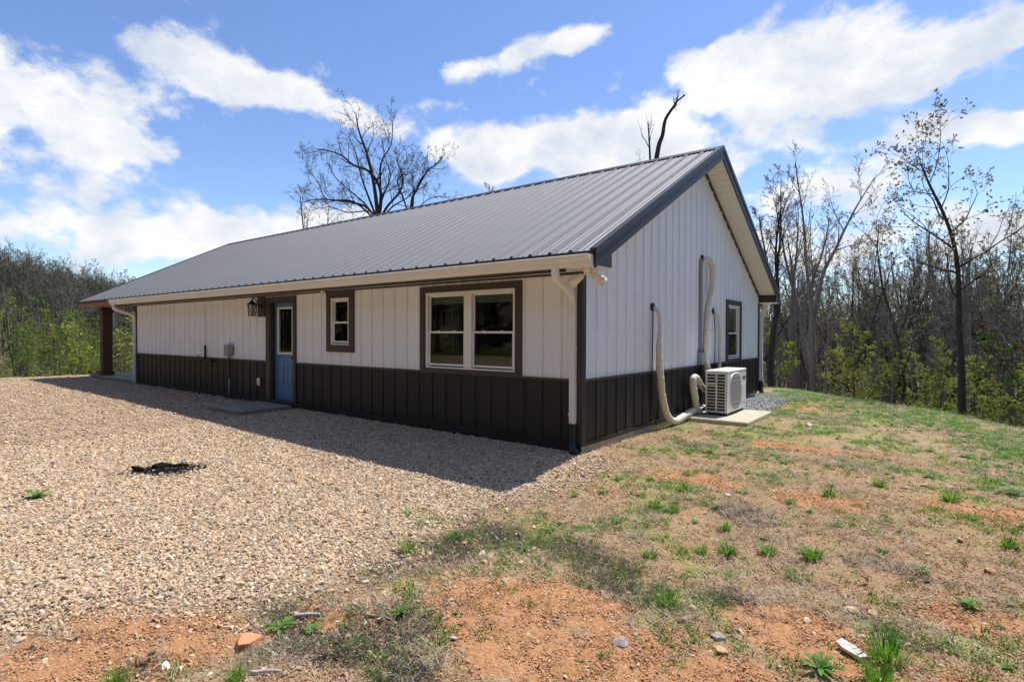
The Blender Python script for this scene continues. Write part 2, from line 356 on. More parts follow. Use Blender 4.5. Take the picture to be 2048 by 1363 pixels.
GRAVEL_EDGE = [(.02, .3), (.45, -.2), (.38, -.9), (.33, -1.6), (.25, -2.1), (.1, -2.6), (.17, -3.2), (.32, -3.7), (.46, -4.15), (.25, -4.5), (-.2, -4.9), (-.55, -5.3), (-.9, -5.7), (-2.5, -7.5), (-6, -12), (-14, -22), (-40, -20), (-30, -12), (-23, -6.5), (-20.6, -3), (-20, .6), (-15, .6)]
GP = np.array(GRAVEL_EDGE)
def blobs(x, y, L):
    r = np.zeros(np.shape(x))
    for (bx, by, rx, ry) in L: r = np.maximum(r, np.exp(-(((x-bx)/rx)**2+((y-by)/ry)**2)))
    return r
CLAY = [(1.6, -3.55, .5, .46), (2.0, -3.95, .55, .36), (2.4, -3.7, .5, .4), (1.9, -3.3, .3, .25), (.0, -5.15, .5, .36), (.45, -4.9, .36, .26), (.3, -5.6, .8, .5), (.8, -4.42, .25, .15), (2.95, -2.85, .30, .25), (3.3, -2.95, .35, .25), (3.9, -2.1, .35, .25), (4.3, .1, .6, .3), (2.8, -.35, .45, .25), (1.6, -.3, .6, .3), (2.2, 2.2, .8, .3), (4.0, -3.4, .8, .6), (1.2, 6.8, .9, .5), (2.9, -3.6, .4, .3)]
THATCH = [(1.1, -4.45, .35, .3), (.75, -4.5, .3, .16), (1.2, -4.15, .3, .25), (.75, -2.7, .5, .35), (.8, -3.1, .45, .35), (1.25, -2.6, .5, .3), (1.7, -2.7, .4, .25), (2.05, -2.85, .35, .25), (2.6, -2.7, .3, .2), (1.65, -4.4, .3, .25), (.5, -5.2, .2, .15), (3.4, -1.6, .5, .3), (2.9, 1.5, .9, .4), (1.0, 1.6, .6, .3), (3.6, -2.5, .4, .2), (2.3, -1.0, .6, .3), (2.0, 5.2, 1.2, .5)]
DARK = [(1.1, -4.45, .42, .32), (.75, -4.5, .32, .2), (1.25, -4.1, .3, .3), (.8, -2.8, .45, .35), (.7, -3.2, .36, .36), (1.3, -2.65, .5, .25), (1.65, -4.5, .32, .22), (.5, -5.2, .2, .15), (1.8, -2.75, .4, .2), (2.15, -2.95, .32, .2), (.55, -3.7, .2, .3), (2.6, -2.75, .25, .12), (3.5, -2.55, .3, .12)]
def masks(x, y):
    gd = sdist(x, y, GP)
    wob = (fbm(x*1.7, y*1.7)-.5)*.55+(fbm(x*7, y*7)-.5)*.2
    gravel = 1-sstep(-.30, .36, gd+wob*1.0)
    n = fbm(x*2.3+11, y*2.3+4)
    n2 = fbm(x*8+3, y*8+1); clay = np.clip(sstep(.30, .85, blobs(x, y, CLAY)*1.3+(n-.5)*1.1+(n2-.5)*.8), 0, 1)
    thatch = sstep(.25, .9, np.maximum(blobs(x, y, THATCH)*.9, blobs(x, y, DARK)*1.25)+(fbm(x*2.2+7, y*2.2)-.5)*1.3+(fbm(x*9+7, y*9)-.5)*.7)
    lawn = 1-gravel
    green = sstep(.46, .72, fbm(x*1.3+31, y*1.3+7)*.7+fbm(x*6+3, y*6)*.3 + .05*sstep(-1, 6, y)+ .03*sstep(1, 4, x))*lawn
    return gravel, clay*(1-gravel*.9), thatch*(1-gravel)*(1-.6*clay), green*(1-clay*.8)

def ground_material():
    m = bpy.data.materials.new('ground_cover'); nt, N, L = nodes_of(m); b = N['Principled BSDF']; MATS['ground_cover'] = m
    b.inputs['Roughness'].default_value = .95; b.inputs['Specular IOR Level'].default_value = .15
    tc = N.new('ShaderNodeTexCoord'); P = tc.outputs['Object']
    at = N.new('ShaderNodeAttribute'); at.attribute_name = 'cover'
    at2 = N.new('ShaderNodeAttribute'); at2.attribute_name = 'wild'
    sp = N.new('ShaderNodeSeparateColor'); L.new(at.outputs['Color'], sp.inputs[0])
    sp2 = N.new('ShaderNodeSeparateColor'); L.new(at2.outputs['Color'], sp2.inputs[0])
    def noise(s, d=6, r=.6):
        n = N.new('ShaderNodeTexNoise'); n.inputs['Scale'].default_value = s; n.inputs['Detail'].default_value = d; n.inputs['Roughness'].default_value = r; L.new(P, n.inputs['Vector']); return n.outputs['Fac']
    def ramp(fac, stops):
        cr = N.new('ShaderNodeValToRGB'); L.new(fac, cr.inputs[0]); e = cr.color_ramp.elements
        while len(e) < len(stops): e.new(.5)
        for i, (p, c) in enumerate(stops): e[i].position = p; e[i].color = (*c, 1)
        return cr.outputs[0]
    def mix(f, a, c):
        x = N.new('ShaderNodeMixRGB'); L.new(f, x.inputs[0]); L.new(a, x.inputs[1]); L.new(c, x.inputs[2]); return x.outputs[0]
    def edge(f, nz, w=.25):
        a = N.new('ShaderNodeMath'); a.operation = 'MULTIPLY_ADD'; L.new(nz, a.inputs[0]); a.inputs[1].default_value = .7; L.new(f, a.inputs[2])
        r = N.new('ShaderNodeMapRange'); r.interpolation_type = 'SMOOTHSTEP'; r.inputs['From Min'].default_value = .85-w; r.inputs['From Max'].default_value = .85+w; L.new(a.outputs[0], r.inputs['Value']); return r.outputs[0]
    nf = noise(38, 8, .7); nm = noise(9, 6); nl = noise(1.6, 6)
    vo = N.new('ShaderNodeTexVoronoi'); vo.inputs['Scale'].default_value = 30; L.new(P, vo.inputs['Vector'])
    vc = N.new('ShaderNodeSeparateColor'); L.new(vo.outputs['Color'], vc.inputs[0])
    gravel = ramp(vc.outputs[0], [(0, (.17, .11, .07)), (.25, (.42, .28, .18)), (.5, (.54, .39, .265)), (.75, (.27, .18, .12)), (1, (.62, .49, .37))])  # darkest tones put the shade of gaps between stones into the colour
    n6 = noise(90, 4, .7); n7 = noise(4.2, 7, .7); soil = ramp(nf, [(.28, (.15, .10, .065)), (.42, (.31, .215, .135)), (.55, (.43, .31, .20)), (.72, (.53, .41, .28))])
    soil = mix(edge(nl, nf), soil, ramp(nf, [(.28, (.15, .13, .05)), (.5, (.34, .295, .125)), (.7, (.48, .415, .20))]))
    soil = mix(edge(n7, nf, .2), soil, ramp(n6, [(.3, (.27, .14, .075)), (.5, (.47, .28, .16)), (.72, (.55, .38, .24))]))
    clay = ramp(nf, [(.25, (.29, .125, .05)), (.42, (.46, .225, .10)), (.58, (.54, .285, .14)), (.75, (.60, .37, .21))])
    thatch = ramp(nf, [(.3, (.045, .034, .026)), (.5, (.105, .08, .058)), (.7, (.20, .155, .11))])
    moss = ramp(nf, [(.3, (.17, .17, .055)), (.5, (.32, .30, .11)), (.72, (.44, .40, .19))])
    litter = ramp(nf, [(.3, (.075, .052, .036)), (.55, (.15, .11, .075)), (.75, (.22, .165, .115))])
    meadow = ramp(nf, [(.3, (.04, .06, .015)), (.6, (.07, .095, .025)), (.8, (.12, .11, .05))])
    c = mix(edge(sp.outputs[2], nm), soil, thatch)
    c = mix(edge(at.outputs['Alpha'], nm), c, moss)
    c = mix(edge(sp.outputs[1], n7, .35), c, clay)
    c = mix(edge(sp.outputs[0], nf, .3), c, gravel)
    c = mix(sp2.outputs[0], c, litter)
    c = mix(sp2.outputs[1], c, meadow)
    L.new(c, b.inputs['Base Color'])
    h0 = N.new('ShaderNodeMath'); h0.operation = 'ADD'; L.new(nf, h0.inputs[0]); L.new(n6, h0.inputs[1])
    h = N.new('ShaderNodeMath'); h.operation = 'ADD'; L.new(h0.outputs[0], h.inputs[0]); L.new(vo.outputs['Distance'], h.inputs[1])
    bp = N.new('ShaderNodeBump'); bp.inputs['Strength'].default_value = .8; bp.inputs['Distance'].default_value = .02; L.new(h.outputs[0], bp.inputs['Height']); L.new(bp.outputs[0], b.inputs['Normal'])
ground_material()

def build_ground():
    cx, cy = 3.655, -6.306
    a0 = math.degrees(math.atan2(fwd.y, fwd.x))
    ang = np.concatenate([np.arange(-62, 62, .30), np.arange(62, 298, 2.6)]) + a0
    ang = np.radians(ang); na = len(ang)
    rad = np.concatenate([[.35], np.geomspace(.7, 12, 230), np.geomspace(12.2, 520, 190)]); nr = len(rad)
    A, Rr = np.meshgrid(ang, rad)
    X = cx+Rr*np.cos(A); Y = cy+Rr*np.sin(A); Z = Hgt(X, Y)
    g, c, t, gr = masks(X, Y)
    # fine relief: crumbly clay and thatch
    near = sstep(14, 3, Rr)
    Z = Z + near*((fbm(X*9, Y*9)-.5)*.022*(1-g) + (fbm(X*26, Y*26, 3)-.5)*.012*(1-g*.5))
    ins = (X > -15.3) & (X < .02) & (Y > -.02) & (Y < 9.2)
    Z = np.where(ins, np.minimum(Z, -.16), Z)
    V = np.stack([X, Y, Z], -1).reshape(-1, 3)
    c0 = len(V); V = np.vstack([V, [(cx, cy, hz(cx, cy))]])
    i = np.arange(nr-1)[:, None]; j = np.arange(na)[None, :]; j2 = (j+1) % na
    F = np.stack([i*na+j, i*na+j2, (i+1)*na+j2, (i+1)*na+j], -1).reshape(-1, 4)
    me = bpy.data.meshes.new('ground')
    fan = [(c0, k, (k+1) % na) for k in range(na)]
    me.vertices.add(len(V)); me.vertices.foreach_set('co', V.ravel())
    nl = len(F)*4+len(fan)*3; me.loops.add(nl); me.loops.foreach_set('vertex_index', np.concatenate([F.ravel(), np.array(fan).ravel()]).astype(np.int32))
    me.polygons.add(len(F)+len(fan)); me.polygons.foreach_set('loop_start', np.concatenate([np.arange(len(F))*4, len(F)*4+np.arange(len(fan))*3]).astype(np.int32))
    me.update(calc_edges=True)
    cov = me.attributes.new('cover', 'FLOAT_COLOR', 'POINT')
    arr = np.zeros((len(V), 4), np.float32); arr[:-1] = np.stack([g, c, t, gr], -1).reshape(-1, 4); cov.data.foreach_set('color', arr.ravel())
    d = sdist(X, Y, PLATEAU)
    wild = sstep(.6, 4.0, d+(fbm(X*.8, Y*.8)-.5)*2)*(1-sstep(-16, -26, Y))+sstep(-24, -34, Y)
    mead = sstep(-13, -17, Y)*(1-sstep(-24, -32, Y))*(1-g)
    arr = np.zeros((len(V), 4), np.float32); arr[:-1, 0] = wild.ravel(); arr[:-1, 1] = mead.ravel(); arr[:, 3] = 1
    wa = me.attributes.new('wild', 'FLOAT_COLOR', 'POINT'); wa.data.foreach_set('color', arr.ravel())
    me.materials.append(MATS['ground_cover'])
    me.polygons.foreach_set('use_smooth', [True]*len(me.polygons))
    o = link('ground', me); tag(o, 'gravel, clay and thin grass ground falling away to wooded slopes', 'ground', kind='structure')
build_ground()

# ------------------------------------------------------------------ house
LEN, WID, ZW = 15.19, 9.146, .837
RS = .514; EZ = 2.457; OF = .42; OR = .426; RY = WID/2
XL = -19.0                                                      # far end of the roof over the porch
def roofz(y): return EZ+RS*((y+OF) if y <= RY else (WID+OF-y))
house = empty('metal_sided_house', (0, 0, 0))
tag(house, 'long low white metal sided house with dark wainscot and grey ribbed roof', 'house')
PITCHW = .3048
PROF = [(0, 0), (.014, .019), (.040, .019), (.054, 0), (.128, 0), (.135, .0035), (.150, .0035), (.157, 0), (.212, 0), (.219, .0035), (.234, .0035), (.241, 0), (.2990, 0)]
def clip_prof(a, b):
    def hv(u):
        for (u0, h0), (u1, h1) in zip(PROF, PROF[1:]):
            if u0 <= u <= u1: return h0+(h1-h0)*(u-u0)/(u1-u0)
        return 0
    b = min(b, PROF[-1][0])
    if b-a < .004: return []
    return [(a, hv(a))]+[p for p in PROF if a+1e-4 < p[0] < b-1e-4]+[(b, hv(b))]
def siding(parent, matname, u_max, z0, topf, opens, place, start, brk=None):
    """one mesh per panel; place(u,h,z) -> world; opens: (u0,u1,z0,z1)"""
    k0 = math.floor(-start/PITCHW)-1; out = []
    for k in range(k0, int((u_max-start)/PITCHW)+2):
        s = start+k*PITCHW; lo, hi = max(s, 0), min(s+PITCHW, u_max)
        if hi-lo < .01: continue
        cuts = sorted({lo, hi, *[c for o in opens for c in o[:2] if lo < c < hi], *([brk] if brk and lo < brk < hi else [])})
        mb = MB()
        for a, b in zip(cuts, cuts[1:]):
            mid = (a+b)/2; ivs = [(z0, None)]
            for o in opens:
                if o[0]-1e-6 <= mid <= o[1]+1e-6:
                    nv = []
                    for (p, q) in ivs:
                        qq = topf(mid) if q is None else q
                        if o[3] <= p or o[2] >= qq: nv.append((p, q)); continue
                        if o[2] > p+.01: nv.append((p, o[2]))
                        if o[3] < qq-.01: nv.append((o[3], q))
                    ivs = nv
            pr = clip_prof(a-s, b-s)
            if not pr: continue
            for (p, q) in ivs:
                vs = []; n = len(pr)
                for (u, h) in pr: vs.append(place(s+u, h, p))
                for (u, h) in pr: vs.append(place(s+u, h, topf(s+u) if q is None else q))
                for (u, h) in (pr[0], pr[-1]):
                    vs.append(place(s+u, -.012, p)); vs.append(place(s+u, -.012, topf(s+u) if q is None else q))
                fs = [(i, i+1, i+1+n, i+n) for i in range(n-1)]
                fs += [(2*n, 0, n, 2*n+1), (n-1, 2*n+2, 2*n+3, 2*n-1)]
                mb = MB(); mb.add(vs, fs); out.append(mb.build('siding_panel', matname, parent))
    return out
def wall_boxes(mb, u0, u1, z0, topf, opens, place, t, brk=None):
    cuts = sorted({u0, u1, *[c for o in opens for c in o[:2]], *([brk] if brk else [])})
    for a, b in zip(cuts, cuts[1:]):
        mid = (a+b)/2; ivs = [(z0, None)]
        for o in opens:
            if o[0] <= mid <= o[1]:
                nv = []
                for (p, q) in ivs:
                    qq = topf(mid) if q is None else q
                    if o[3] <= p or o[2] >= qq: nv.append((p, q)); continue
                    if o[2] > p+.01: nv.append((p, o[2]))
                    if o[3] < qq-.01: nv.append((o[3], q))
                ivs = nv
        for p, q in ivs:
            ta = topf(a) if q is None else q; tb = topf(b) if q is None else q
            mb.add([place(a, -.014, p), place(b, -.014, p), place(b, -.014, tb), place(a, -.014, ta), place(a, -t, p), place(b, -t, p), place(b, -t, tb), place(a, -t, ta)],
                   [(0, 1, 2, 3), (5, 4, 7, 6), (4, 0, 3, 7), (1, 5, 6, 2), (3, 2, 6, 7), (4, 5, 1, 0)])
# openings (wall coordinate u = -x on the front, y on the gable)
DOOR = (6.76, 7.66, -.02, 2.12); SWIN = (4.91, 5.50, 1.22, 2.12); BWIN = (1.075, 2.915, .89, 2.11); GWIN = (6.40, 7.33, .89, 2.12)
SOF = 2.255                                                      # eave soffit height
fplace = lambda u, h, z: (-u, -h, z)
gplace = lambda u, h, z: (h, u, z)
mb = MB(); wall_boxes(mb, 0.014, LEN, -.02, lambda u: SOF+.1, [DOOR, SWIN, BWIN], fplace, .16)
front = mb.build('front_wall', 'interior', house)
siding(front, 'white_siding', LEN, ZW+.012, lambda u: SOF-.012, [(DOOR[0], DOOR[1], 0, 2.12), SWIN, BWIN], fplace, .337-PITCHW-.027)
siding(front, 'dark_siding', LEN, 0, lambda u: ZW-.02, [(DOOR[0], DOOR[1], -1, 2.12)], fplace, .337-PITCHW-.027)
gtop = lambda u: roofz(u)-.27
mb = MB(); wall_boxes(mb, .17, WID-.17, -.02, lambda u: gtop(u)+.02, [GWIN], gplace, .16, RY)
gable = mb.build('gable_wall', 'interior', house)
siding(gable, 'white_siding', WID, ZW+.012, gtop, [GWIN], gplace, .07, RY)
siding(gable, 'dark_siding', WID, 0, lambda u: ZW-.02, [], gplace, .07)
mb = MB(); mb.box((-LEN, WID-.15, -.02), (-.02, WID-.001, SOF+.1)); mb.build('rear_wall', 'white_siding', house)
mb = MB(); mb.prism([(0.17, -.02), (WID-.17, -.02), (WID-.17, gtop(WID-.17)), (RY, gtop(RY)), (.17, gtop(.17))], 0, -LEN, -LEN+.15); mb.build('porch_end_wall', 'white_siding', house)
mb = MB(); mb.box((-LEN+.15, .16, -.05), (-.16, WID-.15, .0)); mb.build('floor', 'interior', house)
mb = MB(); mb.box((-LEN+.15, .16, 2.45), (-.16, WID-.15, 2.5)); mb.build('ceiling', 'interior', house)
mb = MB(); mb.box((-LEN, .025, -.45), (-.02, WID-.02, -.022)); mb.build('foundation', 'concrete_warm', house)
# trims: wainscot caps, corners, base
mb = MB()
for a, b in ((-.03, DOOR[0]-.09), (DOOR[1]+.16, LEN)):
    a2 = a
    mb.bbox((-a2, -.030, ZW-.022), (-b, -.0, ZW+.014), .004)
mb.build('wainscot_cap', 'dark_trim', front)
mb = MB(); mb.bbox((.0, -.02, ZW-.022), (.030, WID, ZW+.014), .004); mb.build('wainscot_cap', 'dark_trim', gable)
for (x, y, sx, sy, nm) in ((0, 0, -1, 1, 'corner_trim'), (0, WID, -1, -1, 'corner_trim'), (-LEN, 0, 1, 1, 'corner_trim')):
    mb = MB(); ox = .026*(-sx); oy = .026*(-sy)
    mb.box((x+ox, y+oy, -.015), (x+sx*.06, y, SOF)); mb.box((x+ox, y, -.015), (x, y+sy*.06, SOF)); mb.build(nm, 'rake_trim' if x == 0 else 'dark_trim', house)
mb = MB(); mb.box((.002, -.028, -.20), (-LEN, .0, .018)); mb.build('base_trim', 'dark_siding', front)
mb = MB(); mb.box((0, .03, -.03), (.024, WID, .016)); mb.build('base_trim', 'dark_siding', gable)
# screws in rows
def screws(parent, place, pts):
    mb = MB()
    for u, z in pts:
        r = .0065; c = [place(u+r*math.cos(a), .001, z+r*math.sin(a)) for a in (0, 1.57, 3.14, 4.71)]
        mb.add(c+[place(u+.5*r*math.cos(a), .007, z+.5*r*math.sin(a)) for a in (0, 1.57, 3.14, 4.71)], [(0, 1, 5, 4), (1, 2, 6, 5), (2, 3, 7, 6), (3, 0, 4, 7), (4, 5, 6, 7)])
    o = mb.build('screws', 'screw_metal', parent); o['kind'] = 'stuff'
rnd = random.Random(3)
pts = []
for k in range(0, 50):
    for off in (.09, .26):
        u = .337-.027+k*PITCHW+off-PITCHW
        for z in (.9, 1.52, 2.10):
            zz = z+rnd.uniform(-.006, .006)
            if 0.05 < u < LEN-.05 and not any(o[0]-.13 < u < o[1]+.13 and o[2]-.13 < zz < o[3]+.13 for o in (DOOR, SWIN, BWIN)): pts.append((u, zz))
screws(front, fplace, pts); pts = []
for k in range(0, 31):
    for off in (.09, .26):
        u = .07+k*PITCHW+off-PITCHW
        for z in (.9, 1.52, 2.05, 2.75, 3.4, 4.05):
            zz = z+rnd.uniform(-.006, .006)
            if .08 < u < WID-.08 and zz < gtop(u)-.06 and not (GWIN[0]-.13 < u < GWIN[1]+.13 and GWIN[2]-.13 < zz < GWIN[3]+.13): pts.append((u, zz))
screws(gable, gplace, pts)

# windows
def window(place, o, units, trim_mat, trims, blind=.0, slats=False, sill_merge=False):
    """o=(u0,u1,z0,z1) of the white frame; trims: (left,right,bottom,top) widths"""
    u0, u1, z0, z1 = o
    def bx(mb, a, b, e=.004):
        p = place(*a); q = place(*b); mb.bbox(p, q, e)
    mb = MB(); l, r, b_, t = trims; e = .002
    bx(mb, (u0-l, .0, z1-.006), (u1+r, .034, z1+t)); bx(mb, (u0-l, .0, z0-b_), (u1+r, .034, z0+.006))
    bx(mb, (u0-l, .0, z0+.006+e), (u0+.006, .033, z1-.006-e)); bx(mb, (u1-.006, .0, z0+.006+e), (u1+r, .033, z1-.006-e))
    win = mb.build('window', trim_mat, house)
    F = .045
    mb = MB(); d0, d1 = -.10, .016
    e = .007
    bx(mb, (u0+e, d0, z1-F-.01), (u1-e, d1, z1-e)); bx(mb, (u0+e, d0, z0+e), (u1-e, d1, z0+.032))
    bx(mb, (u0+e, d0, z0+.032), (u0+F+.008, d1-.002, z1-F-.01)); bx(mb, (u1-F-.008, d0, z0+.032), (u1-e, d1-.002, z1-F-.01))
    spans = []
    if units == 2:
        m = (u0+u1)/2; bx(mb, (m-.078, d0, z0+.032), (m+.078, d1-.001, z1-F-.01)); spans = [(u0+F+.008, m-.078), (m+.078, u1-F-.008)]
    else: spans = [(u0+F+.008, u1-F-.008)]
    mb.build('frame', 'vinyl_white', win)
    zm = z0+(z1-z0)*.475
    for a, b in spans:
        for (p, q, dd) in ((zm-.016, z1-F-.01, -.035), (z0+.05, zm+.016, -.012)):
            mb = MB(); w = .026 if dd < -.02 else .032
            bx(mb, (a, dd-.025, q-w), (b, dd, q)); bx(mb, (a, dd-.025, p), (b, dd, p+w))
            bx(mb, (a, dd-.0251, p+w), (a+w, dd-.001, q-w)); bx(mb, (b-w, dd-.0251, p+w), (b, dd-.001, q-w))
            mb.build('sash', 'vinyl_white', win)
            mb = MB(); bx(mb, (a+w-.004, dd-.018, p+w-.004), (b-w+.004, dd-.012, q-w+.004), .0005); mb.build('pane', 'window_glass', win)
        for s in (.28, .72):
            mb = MB(); uu = a+(b-a)*s; bx(mb, (uu-.025, -.03, zm+.012), (uu+.025, -.006, zm+.026)); mb.build('sash_lock', 'vinyl_white', win)
        if blind:
            mb = MB(); n = max(3, int(blind/.022))
            for i in range(n):
                zz = z1-.07-i*blind/n; mb.box(place(a+.01, -.10, zz-.006), place(b-.01, -.075, zz-.0015-.004)) if False else mb.box(place(a+.012, -.115, zz-.016), place(b-.012, -.082, zz))
            mb.build('blind', 'blind_white', win)
    return win
window(fplace, BWIN, 2, 'dark_trim', (.125, .105, .07, .09), blind=.13)
window(fplace, SWIN, 1, 'dark_trim', (.14, .115, .125, .115))
window(gplace, GWIN, 1, 'rake_trim', (.17, .13, .04, .10), blind=.5)

# door
mb = MB()
mb.bbox((-DOOR[1]-.16, -.034, -.0), (-DOOR[1]+.003, 0, DOOR[3]+.09), .004); mb.bbox((-DOOR[0]-.003, -.034, 0), (-DOOR[0]+.09, 0, DOOR[3]+.09), .004)
mb.bbox((-DOOR[1]+.004, -.034, DOOR[3]-.01), (-DOOR[0]-.004, 0, DOOR[3]+.0895), .004)
mb.box((-DOOR[1]+.003, -.02, .0), (-DOOR[1]+.035, .12, DOOR[3]-.01)); mb.box((-DOOR[0]-.035, -.02, .0), (-DOOR[0]-.003, .12, DOOR[3]-.01)); mb.box((-DOOR[1]+.035, -.02, DOOR[3]-.035), (-DOOR[0]-.035, .12, DOOR[3]-.01))
mb.box((-DOOR[1], -.05, -.015), (-DOOR[0], .12, .035))
door = mb.build('door', 'dark_trim', house)
mb = MB(); dx0, dx1 = -DOOR[1]+.037, -DOOR[0]-.037; yF = .075
gx0, gx1, gz0, gz1 = dx0+.15, dx1-.13, 1.03, 1.97
mb.box((dx0, yF, .037), (gx0, yF+.045, DOOR[3]-.037)); mb.box((gx1, yF, .037), (dx1, yF+.045, DOOR[3]-.037))
mb.box((gx0, yF, .037), (gx1, yF+.045, gz0)); mb.box((gx0, yF, gz1), (gx1, yF+.045, DOOR[3]-.037))
mb.build('door_slab', 'door_blue', door)
w = (dx1-dx0)
for c in (dx0+w*.30, dx0+w*.71):
    mb = MB(); hw = w*.135
    for (a, b) in (((c-hw, .26), (c+hw, .285)), ((c-hw, .79), (c+hw, .815)), ((c-hw, .285), (c-hw+.022, .79)), ((c+hw-.022, .285), (c+hw, .79))): mb.bbox((a[0], yF-.007, a[1]), (b[0], yF, b[1]), .003)
    mb.bbox((c-hw+.045, yF-.008, .33), (c+hw-.045, yF, .745), .006); mb.build('raised_panel', 'door_blue', door)
mb = MB()
for (a, b) in (((gx0-.03, gz0-.03), (gx1+.03, gz0+.015)), ((gx0-.03, gz1-.015), (gx1+.03, gz1+.03)), ((gx0-.03, gz0+.016), (gx0+.02, gz1-.016)), ((gx1-.02, gz0+.016), (gx1+.03, gz1-.016))): mb.bbox((a[0], yF-.022, a[1]), (b[0], yF+.02, b[1]), .005)
mb.build('glass_frame', 'vinyl_white', door)
mb = MB(); mb.box((gx0+.015, yF+.005, gz0+.01), (gx1-.015, yF+.011, gz1-.01)); mb.build('pane', 'window_glass', door)
mb = MB()
for i in range(6): mb.box((gx0+.02, yF+.02, gz1-.03-i*.018), (gx1-.02, yF+.035, gz1-.018-i*.018))
mb.build('blind', 'blind_white', door)
mb = MB(); mb.tube([(dx1-.06, yF, .95), (dx1-.06, yF-.05, .95)], .018, 10); mb.tube([(dx1-.06, yF-.05, .95), (dx1-.06, yF-.062, .95), (dx1-.06, yF-.085, .95)], [.02, .032, .022], 12); mb.build('handle', 'black_iron', door, True)

# ---- roof
mb = MB()
for s in (0, 1):
    y0, y1 = (-OF+.02, RY) if s == 0 else (RY, WID+OF-.02)
    za, zb = roofz(y0)-.035, roofz(y1)-.035
    mb.prism([(y0, za), (y1, zb), (y1, zb-.10), (y0, za-.10)], 0, XL+.03, OR-.03)
roof = mb.build('roof', 'soffit_white', house)
sl_len = math.hypot(RY+OF, RS*(RY+OF)); ca, sa = (RY+OF)/sl_len, RS*(RY+OF)/sl_len
def panel_mesh():
    mb = MB(); n = len(PROF); vs = []
    for v in (0, sl_len-.03):
        for (u, h) in PROF: vs.append((-u, v*ca-h*sa*1.15, v*sa+h*ca*1.15))
    for v in (0, sl_len-.03):
        for (u, h) in PROF: vs.append((-u, v*ca+.012*sa, v*sa-.012*ca))
    fs = [(i, i+n, i+n+1, i+1) for i in range(n-1)]+[(2*n+i, 2*n+i+1, 3*n+i+1, 3*n+i) for i in range(n-1)]
    fs += [(i, i+1, 2*n+i+1, 2*n+i) for i in range(n-1)]+[(0, 2*n, 3*n, n), (n-1, 2*n-1, 4*n-1, 3*n-1)]
    mb.add(vs, fs); return mb.mesh('roof_panel', 'roof_metal')
pm = panel_mesh(); npan = int(round((OR-XL)/PITCHW))
for k in range(npan):
    o = link('roof_panel', pm, roof); o.location = (OR-.01-k*PITCHW, -OF, EZ-.0)
    o2 = link('roof_panel', pm, roof); o2.location = (OR-.01-(k+1)*PITCHW+.004, WID+OF, EZ); o2.rotation_euler = (0, 0, math.pi)
XL = OR-.01-npan*PITCHW
# screws on the roof
mb = MB()
for k in range(npan):
    for v in (.08, .75, 1.45, 2.15, 2.85, 3.55, 4.25, 4.95, sl_len-.25):
        for off in (.085, .275):
            u = OR-.01-k*PITCHW-off; c = Vector((u, -OF+v*ca-.004*sa, EZ+v*sa+.004*ca)); r = .008
            mb.add([(c.x-r, c.y, c.z), (c.x, c.y-r*ca, c.z-r*sa), (c.x+r, c.y, c.z), (c.x, c.y+r*ca, c.z+r*sa), (c.x, c.y-.008*sa, c.z+.008*ca)], [(0, 1, 4), (1, 2, 4), (2, 3, 4), (3, 0, 4)])
o = mb.build('screws', 'drip_edge', roof); o['kind'] = 'stuff'
# ridge cap
zr = roofz(RY); mb = MB(); cw = .16
mb.prism([(RY-cw, zr-cw*RS+.028), (RY, zr+.036), (RY+cw, zr-cw*RS+.028), (RY+cw, zr-cw*RS+.006), (RY, zr+.010), (RY-cw, zr-cw*RS+.006)], 0, XL-.01, OR+.012); mb.build('ridge_cap', 'drip_edge', house)
for k in range(npan):                        # dark foam closures under the cap
    pass
mb = MB()
for k in range(npan):
    x = OR-.01-k*PITCHW; mb.prism([(RY-cw-.012, zr-(cw+.012)*RS-.004), (RY-cw+.004, zr-(cw-.004)*RS+.024), (RY-cw+.02, zr-(cw-.02)*RS+.022), (RY-cw+.02, zr-(cw-.02)*RS)], 0, x-.06, x-PITCHW+.002)
mb.build('ridge_closure', 'drip_edge', house)
# rake boards, rake caps
for s in (0, 1):
    f = (lambda y: y) if s == 0 else (lambda y: WID-y)
    for xx, dirn in ((OR, 1), (XL, -1)):
        mb = MB(); ya, yb = -OF, RY
        if xx > 0 or s == 1 or True:
            lowb = .215
            poly = [(f(ya), EZ-.02), (f(yb), roofz(RY)-.02), (f(yb), roofz(RY)-lowb-.02), (f(ya), EZ-lowb)]
            mb.prism(poly, 0, xx-.022*dirn, xx+.002*dirn)
        mb.build('rake_board', 'rake_trim' if xx > 0 else 'porch_wood', house)
        mb = MB()
        mb.prism([(f(ya-.012), EZ+.026), (f(yb), roofz(RY)+.034), (f(yb), roofz(RY)-.06), (f(ya-.012), EZ-.062)], 0, xx+.003*dirn, xx+.016*dirn)
        mb.prism([(f(ya-.012), EZ+.026), (f(yb), roofz(RY)+.034), (f(yb), roofz(RY)+.022), (f(ya-.012), EZ+.014)], 0, xx-.075*dirn, xx+.003*dirn)
        mb.build('rake_cap', 'rake_trim', house)
